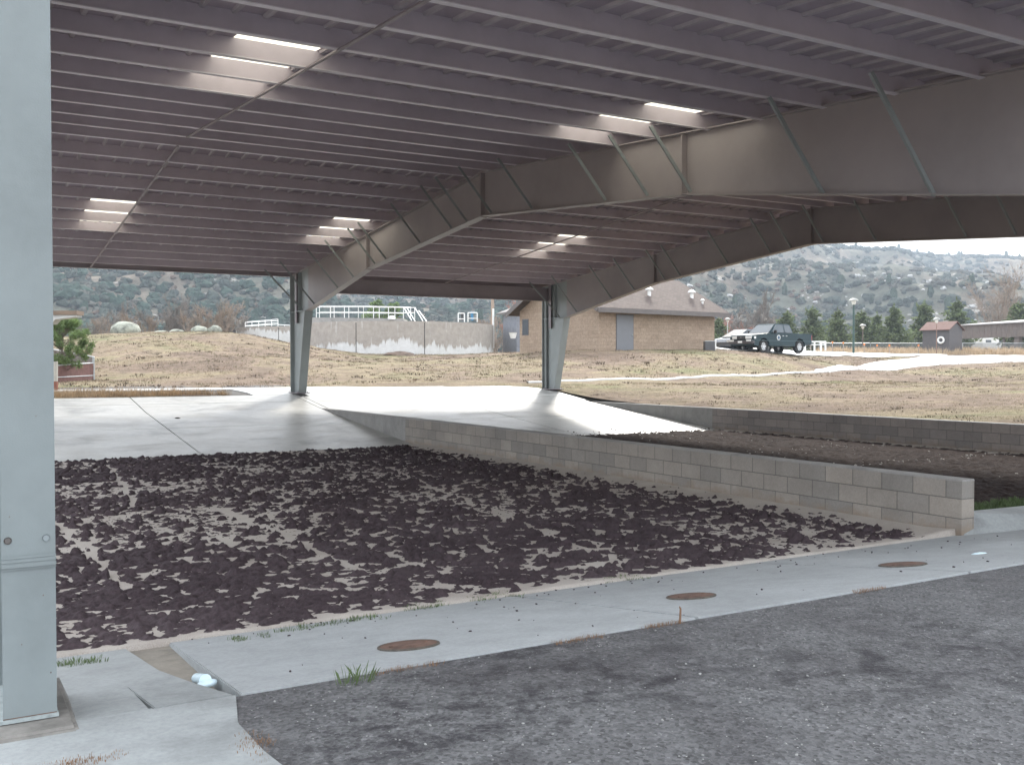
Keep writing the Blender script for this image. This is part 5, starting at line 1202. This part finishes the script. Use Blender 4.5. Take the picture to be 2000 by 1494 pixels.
lamp(1829, 698, 620, 80, 'rusty slim lamp post with white angled top in front of the dark shed', paint('rusty_pole', (.20, .12, .09), .8, .3, 3), .035, .27)
lamp(1421, 690, 621, 100, 'faint grey lamp post right of the tan building roof', GALV, .05, .30)

# ---- dark shed with life ring
S0 = gp(1854, 692, 84); f1 = camv(-.66, .75); f2 = camv(.75, .66); sh = thing('dark_shed', S0, 'small dark grey shed with brown gable roof and white ring on its wall', 'shed')
LS, WS = 2.35, 2.45; zt = S0.z+(692-642)/F*84; zr = zt+.62
def sp3(u, v, z): q = S0+f1*u+f2*v; return Vector((q.x, q.y, z))
mb = MB(); zb0 = S0.z-.4
mb.add([sp3(0,0,zb0), sp3(LS,0,zb0), sp3(LS,WS,zb0), sp3(0,WS,zb0), sp3(0,0,zt), sp3(LS,0,zt), sp3(LS,WS,zt), sp3(0,WS,zt), sp3(0,WS/2,zr), sp3(LS,WS/2,zr)], [(0,1,5,4),(1,2,6,9,5),(2,3,7,6),(3,0,4,8,7),(4,5,9,8),(8,9,6,7)])
mb.build('wall', paint('dark_grey_siding', (.105, .098, .10), .8, .08, 4), sh)
mb = MB()
for v0, v1 in ((-.25, WS/2), (WS+.25, WS/2)):
    zo_ = zt-.62*(.25/(WS/2)); mb.add([sp3(-.15,v0,zo_+.06), sp3(LS+.2,v0,zo_+.06), sp3(LS+.2,v1,zr+.06), sp3(-.15,v1,zr+.06), sp3(-.15,v0,zo_), sp3(LS+.2,v0,zo_), sp3(LS+.2,v1,zr), sp3(-.15,v1,zr)], [(0,1,2,3),(4,7,6,5),(0,4,5,1),(1,5,6,2),(3,2,6,7),(0,3,7,4)])
mb.build('roof', paint('brown_shed_roof', (.15, .085, .07), .9, .15, 5), sh)
ringc = gp(1840, 664.5, 84.3); nrmS = -f2
mb = MB(); R1, R2 = .245, .085
ax = f1; vs = []; nn, kk = 28, 10
uS = (gp(1840, 664.5, 84.6)-S0).dot(f1); ringc = sp3(uS, -.09, gp(1840, 664.5, 84.6).z)
for i in range(nn):
    a = 2*math.pi*i/nn; rad = ax*math.cos(a)+Vector((0, 0, 1))*math.sin(a)
    for j in range(kk): b_ = 2*math.pi*j/kk; vs.append(ringc+rad*(R1+R2*math.cos(b_))+f2*(-R2*.8*math.sin(b_)))
mb.add(vs, [(i*kk+j, i*kk+(j+1) % kk, ((i+1) % nn)*kk+(j+1) % kk, ((i+1) % nn)*kk+j) for i in range(nn) for j in range(kk)])
tag(mb.build('life_ring', WHITE, smooth=True), 'white life ring hanging on the wall of the dark shed', 'life ring')

# ---- long brown roof at the right
LA, LBq = gp(1878, 661, 98), gp(2130, 655, 84); dl = (LBq-LA); dl.z = 0; LL = dl.length; dl.normalize(); dn = Vector((-dl.y, dl.x, 0));
if dn.dot(FH) < 0: dn = -dn
zlo = LA.z-.05; zhi = zlo+26/F*96
lc = thing('long_shelter', Vector((LA.x, LA.y, 2.6)), 'long low open shelter with brown vertical siding band and pale metal roof at right', 'shelter')
mb = MB(); n = int(LL/.3)
for i in range(n):
    a = LA+dl*(LL*i/n); b = LA+dl*(LL*(i+.86)/n); pr = -dn*.03
    mb.add([Vector((a.x, a.y, zlo))+pr, Vector((b.x, b.y, zlo))+pr, Vector((b.x, b.y, zhi))+pr, Vector((a.x, a.y, zhi))+pr, Vector((a.x, a.y, zlo)), Vector((b.x, b.y, zlo)), Vector((b.x, b.y, zhi)), Vector((a.x, a.y, zhi))], [(0,1,2,3),(0,4,5,1),(1,5,6,2),(2,6,7,3),(3,7,4,0)])
a, b = LA, LA+dl*LL; mb.add([Vector((a.x, a.y, zlo+.01)), Vector((b.x, b.y, zlo+.01)), Vector((b.x, b.y, zhi-.01)), Vector((a.x, a.y, zhi-.01))]+[Vector((q.x, q.y, z_))+dn*.1 for q, z_ in ((a, zlo+.01), (b, zlo+.01), (b, zhi-.01), (a, zhi-.01))], [(0,1,2,3),(7,6,5,4),(0,4,5,1),(2,6,7,3),(1,5,6,2),(3,7,4,0)])
mb.build('siding_band', paint('brown_siding', (.175, .145, .13), .75, .1, 2), lc)
mb = MB(); wd_ = 9
mb.add([Vector((a.x, a.y, zhi))-dn*.25-dl*.3, Vector((b.x, b.y, zhi))-dn*.25, Vector((b.x, b.y, zhi+.7))+dn*wd_, Vector((a.x, a.y, zhi+.7))+dn*wd_-dl*.3]+[q+Vector((0, 0, .1)) for q in (Vector((a.x, a.y, zhi))-dn*.25-dl*.3, Vector((b.x, b.y, zhi))-dn*.25, Vector((b.x, b.y, zhi+.7))+dn*wd_, Vector((a.x, a.y, zhi+.7))+dn*wd_-dl*.3)], [(0,1,2,3),(7,6,5,4),(0,4,5,1),(1,5,6,2),(2,6,7,3),(3,7,4,0)])
mb.build('roof', paint('pale_metal_roof', (.42, .40, .40), .5, .06, .6), lc)
for px in (1998, 1886): 
    s_ = (gp(px, 690, 92)-LA).dot(dl); q = LA+dl*s_+dn*.4; mb = MB(); mb.bar((q.x, q.y, 2.2), (q.x, q.y, zlo+.2), .5 if px > 1900 else .16, .5 if px > 1900 else .16, (1, 0, 0)); mb.build('support_post', paint('brown_siding', (.175, .145, .13)), lc)
M_ = camM(gp(1982, 690, 90)); mb = MB(); mb.box((-.35, -.3, -.2), (.35, .3, .72), M_); mb.box((-.37, -.32, .72), (.37, .32, .77), M_); tag(mb.build('utility_cabinet', paint('cabinet_grey', (.20, .175, .155), .7), bevel=.02), 'grey brown utility cabinet beside the thick post of the long shelter', 'cabinet')
rv = thing('camper_van', gp(1930, 690, 112), 'white camper parked beyond the long shelter', 'camper'); M_ = camM(gp(1930, 690, 112), .2)
mb = MB(); mb.prism([(-1.5, .35), (1.1, .35), (1.55, .8), (1.6, 1.2), (1.3, 1.55), (1.45, 1.75), (-1.5, 1.75)], 1, -.9, .9); mb.v = [tuple(M_ @ Vector(v)) for v in mb.v]; mb.build('body', WHITE, rv, bevel=.05)
mb = MB(); mb.box((.7, -.92, 1.15), (1.35, -.9, 1.5), M_); mb.build('window', GLASS, rv); mb = MB(); mb.box((-1.0, -.92, 1.2), (-.3, -.9, 1.5), M_); mb.build('window', GLASS, rv)
mb = MB(); 
for x in (-1.0, 1.0): mb.cyl(M_ @ Vector((x, -.93, .3)), M_ @ Vector((x, -.7, .3)), .3, n=14)
mb.build('wheel', paint('tyre_rubber', (.02, .02, .02)), rv)

# ---- left gate, fence, shelter corner
a, b = gp(109, 747, 37), gp(183, 751, 40); t = thing('slatted_gate', b, 'brown slatted gate panel in a grey pipe frame at the left', 'gate')
ha, hb = (755-722)/F*37, (751-709)/F*40
def gpz(s, k): q = a.lerp(b, s); q.z = a.z*(1-s)+b.z*s+(ha*(1-s)+hb*s)*k; return q
SLAT = paint('brown_privacy_slats', (.17, .085, .075), .8, .2, 6)
mb = MB(); n = 44
for i in range(n):
    s0, s1 = .04+.95*i/n, .04+.95*(i+.9)/n; d = (b-a).normalized().cross(Vector((0, 0, 1)))*.01
    mb.add([gpz(s0, .03)-d, gpz(s1, .03)-d, gpz(s1, .97)-d, gpz(s0, .97)-d, gpz(s0, .03)+d, gpz(s1, .03)+d, gpz(s1, .97)+d, gpz(s0, .97)+d], [(0,1,2,3),(7,6,5,4),(0,4,5,1),(1,5,6,2),(2,6,7,3),(3,7,4,0)])
mb.build('slats', SLAT, t, recalc=False)
mb = MB(); mb.cyl(gpz(0, 1), gpz(1, 1), .028, n=8); mb.cyl(gpz(0, .30), gpz(1, .42), .024, n=8); mb.cyl(gpz(0, 0), gpz(0, 1.02), .028, n=8); mb.cyl(gpz(1, -.05), gpz(1, 1.28), .05, n=10); mb.cyl(gpz(1, 1.28), gpz(1, 1.31), .055, .02, 10); mb.build('pipe_frame', GALV, t)
a, b = gp(183, 712, 40.3), gp(96, 712, 47); t = thing('slatted_fence', a, 'dull brown slatted fence behind the brown gate, sloping pipe on top', 'fence'); mb = MB()
a = Vector((a.x, a.y, 1.0)); b = Vector((b.x, b.y, 1.2)); mb.bar(a+Vector((0, 0, .25)), b+Vector((0, 0, .5)), .03, 1.2); mb.build('slats', paint('dull_slats', (.15, .12, .11), .85, .2, 6), t); mb = MB(); mb.cyl(a+Vector((0, 0, .86)), b+Vector((0, 0, 1.14)), .025, n=8); mb.build('top_rail', GALV, t)
t = thing('short_post', gp(108, 768, 30), 'pale short post with red brown foot at the left edge beside the near column', 'post'); mb = MB(); mb.cyl(gp(108, 745, 30), gp(108, 706, 30), .075, n=12); mb.build('post', paint('pale_post', (.45, .43, .38), .8), t); mb = MB(); mb.cyl(gp(108, 768, 30), gp(108, 745, 30), .08, n=12); mb.build('foot', paint('red_brown_foot', (.25, .10, .07), .8), t)
# shelter eave corner, its post hidden behind the near column
q = gp(150, 612, 33); t = thing('entry_shelter', Vector((gp(70, 760, 33).x, gp(70, 760, 33).y, .7)), 'flat roofed shelter whose brown edged eave pokes out beside the near column', 'shelter')
M_ = camM(q, .0); mb = MB(); mb.box((-3.2, 0, -.05), (0, .55, .09), M_); mb.build('roof_edge', paint('brown_eave', (.20, .145, .105), .7), t)
mb = MB(); mb.box((-3.2, .04, -.32), (-.02, 2.1, -.03), M_) if False else mb.prism([(-3.2, -.03), (-.04, -.03), (-.05, -.12), (-.75, -.20), (-.9, -.36), (-3.2, -.36)], 1, .05, .5); mb.v = [tuple(M_ @ Vector(v)) if True else v for v in mb.v]; mb.build('soffit', paint('grey_white_soffit', (.5, .5, .48), .7), t)
mb = MB(); p_ = M_ @ Vector((-1.45, .28, -.36)); mb.cyl((p_.x, p_.y, .5), p_, .09, n=12); mb.build('post', paint('grey_white_soffit', (.5, .5, .48)), t)
# dark clod on the slab
mb = MB(); q = Vector((4.9, 25.3, rampZ(25.3))); mb.blob(q, .05, 4, 2, .4, (1.6, 1, .5)); tag(mb.build('mud_clod', SLUDGE2), 'small dark mud clod lying alone on the pale left slab', 'clod')

# ---- air
hz = MB(); hz.box((-1300, -400, -2.0), (1900, 1600, 260)); mt = bpy.data.materials.new('valley_haze'); mt.use_nodes = True; nt = mt.node_tree
nt.nodes.remove(nt.nodes['Principled BSDF']); pv = nt.nodes.new('ShaderNodeVolumePrincipled'); pv.inputs['Color'].default_value = (.72, .84, 1, 1); pv.inputs['Density'].default_value = .00050; pv.inputs['Anisotropy'].default_value = .3
nt.links.new(pv.outputs[0], nt.nodes['Material Output'].inputs['Volume']); tag(hz.build('haze', mt), kind='stuff')
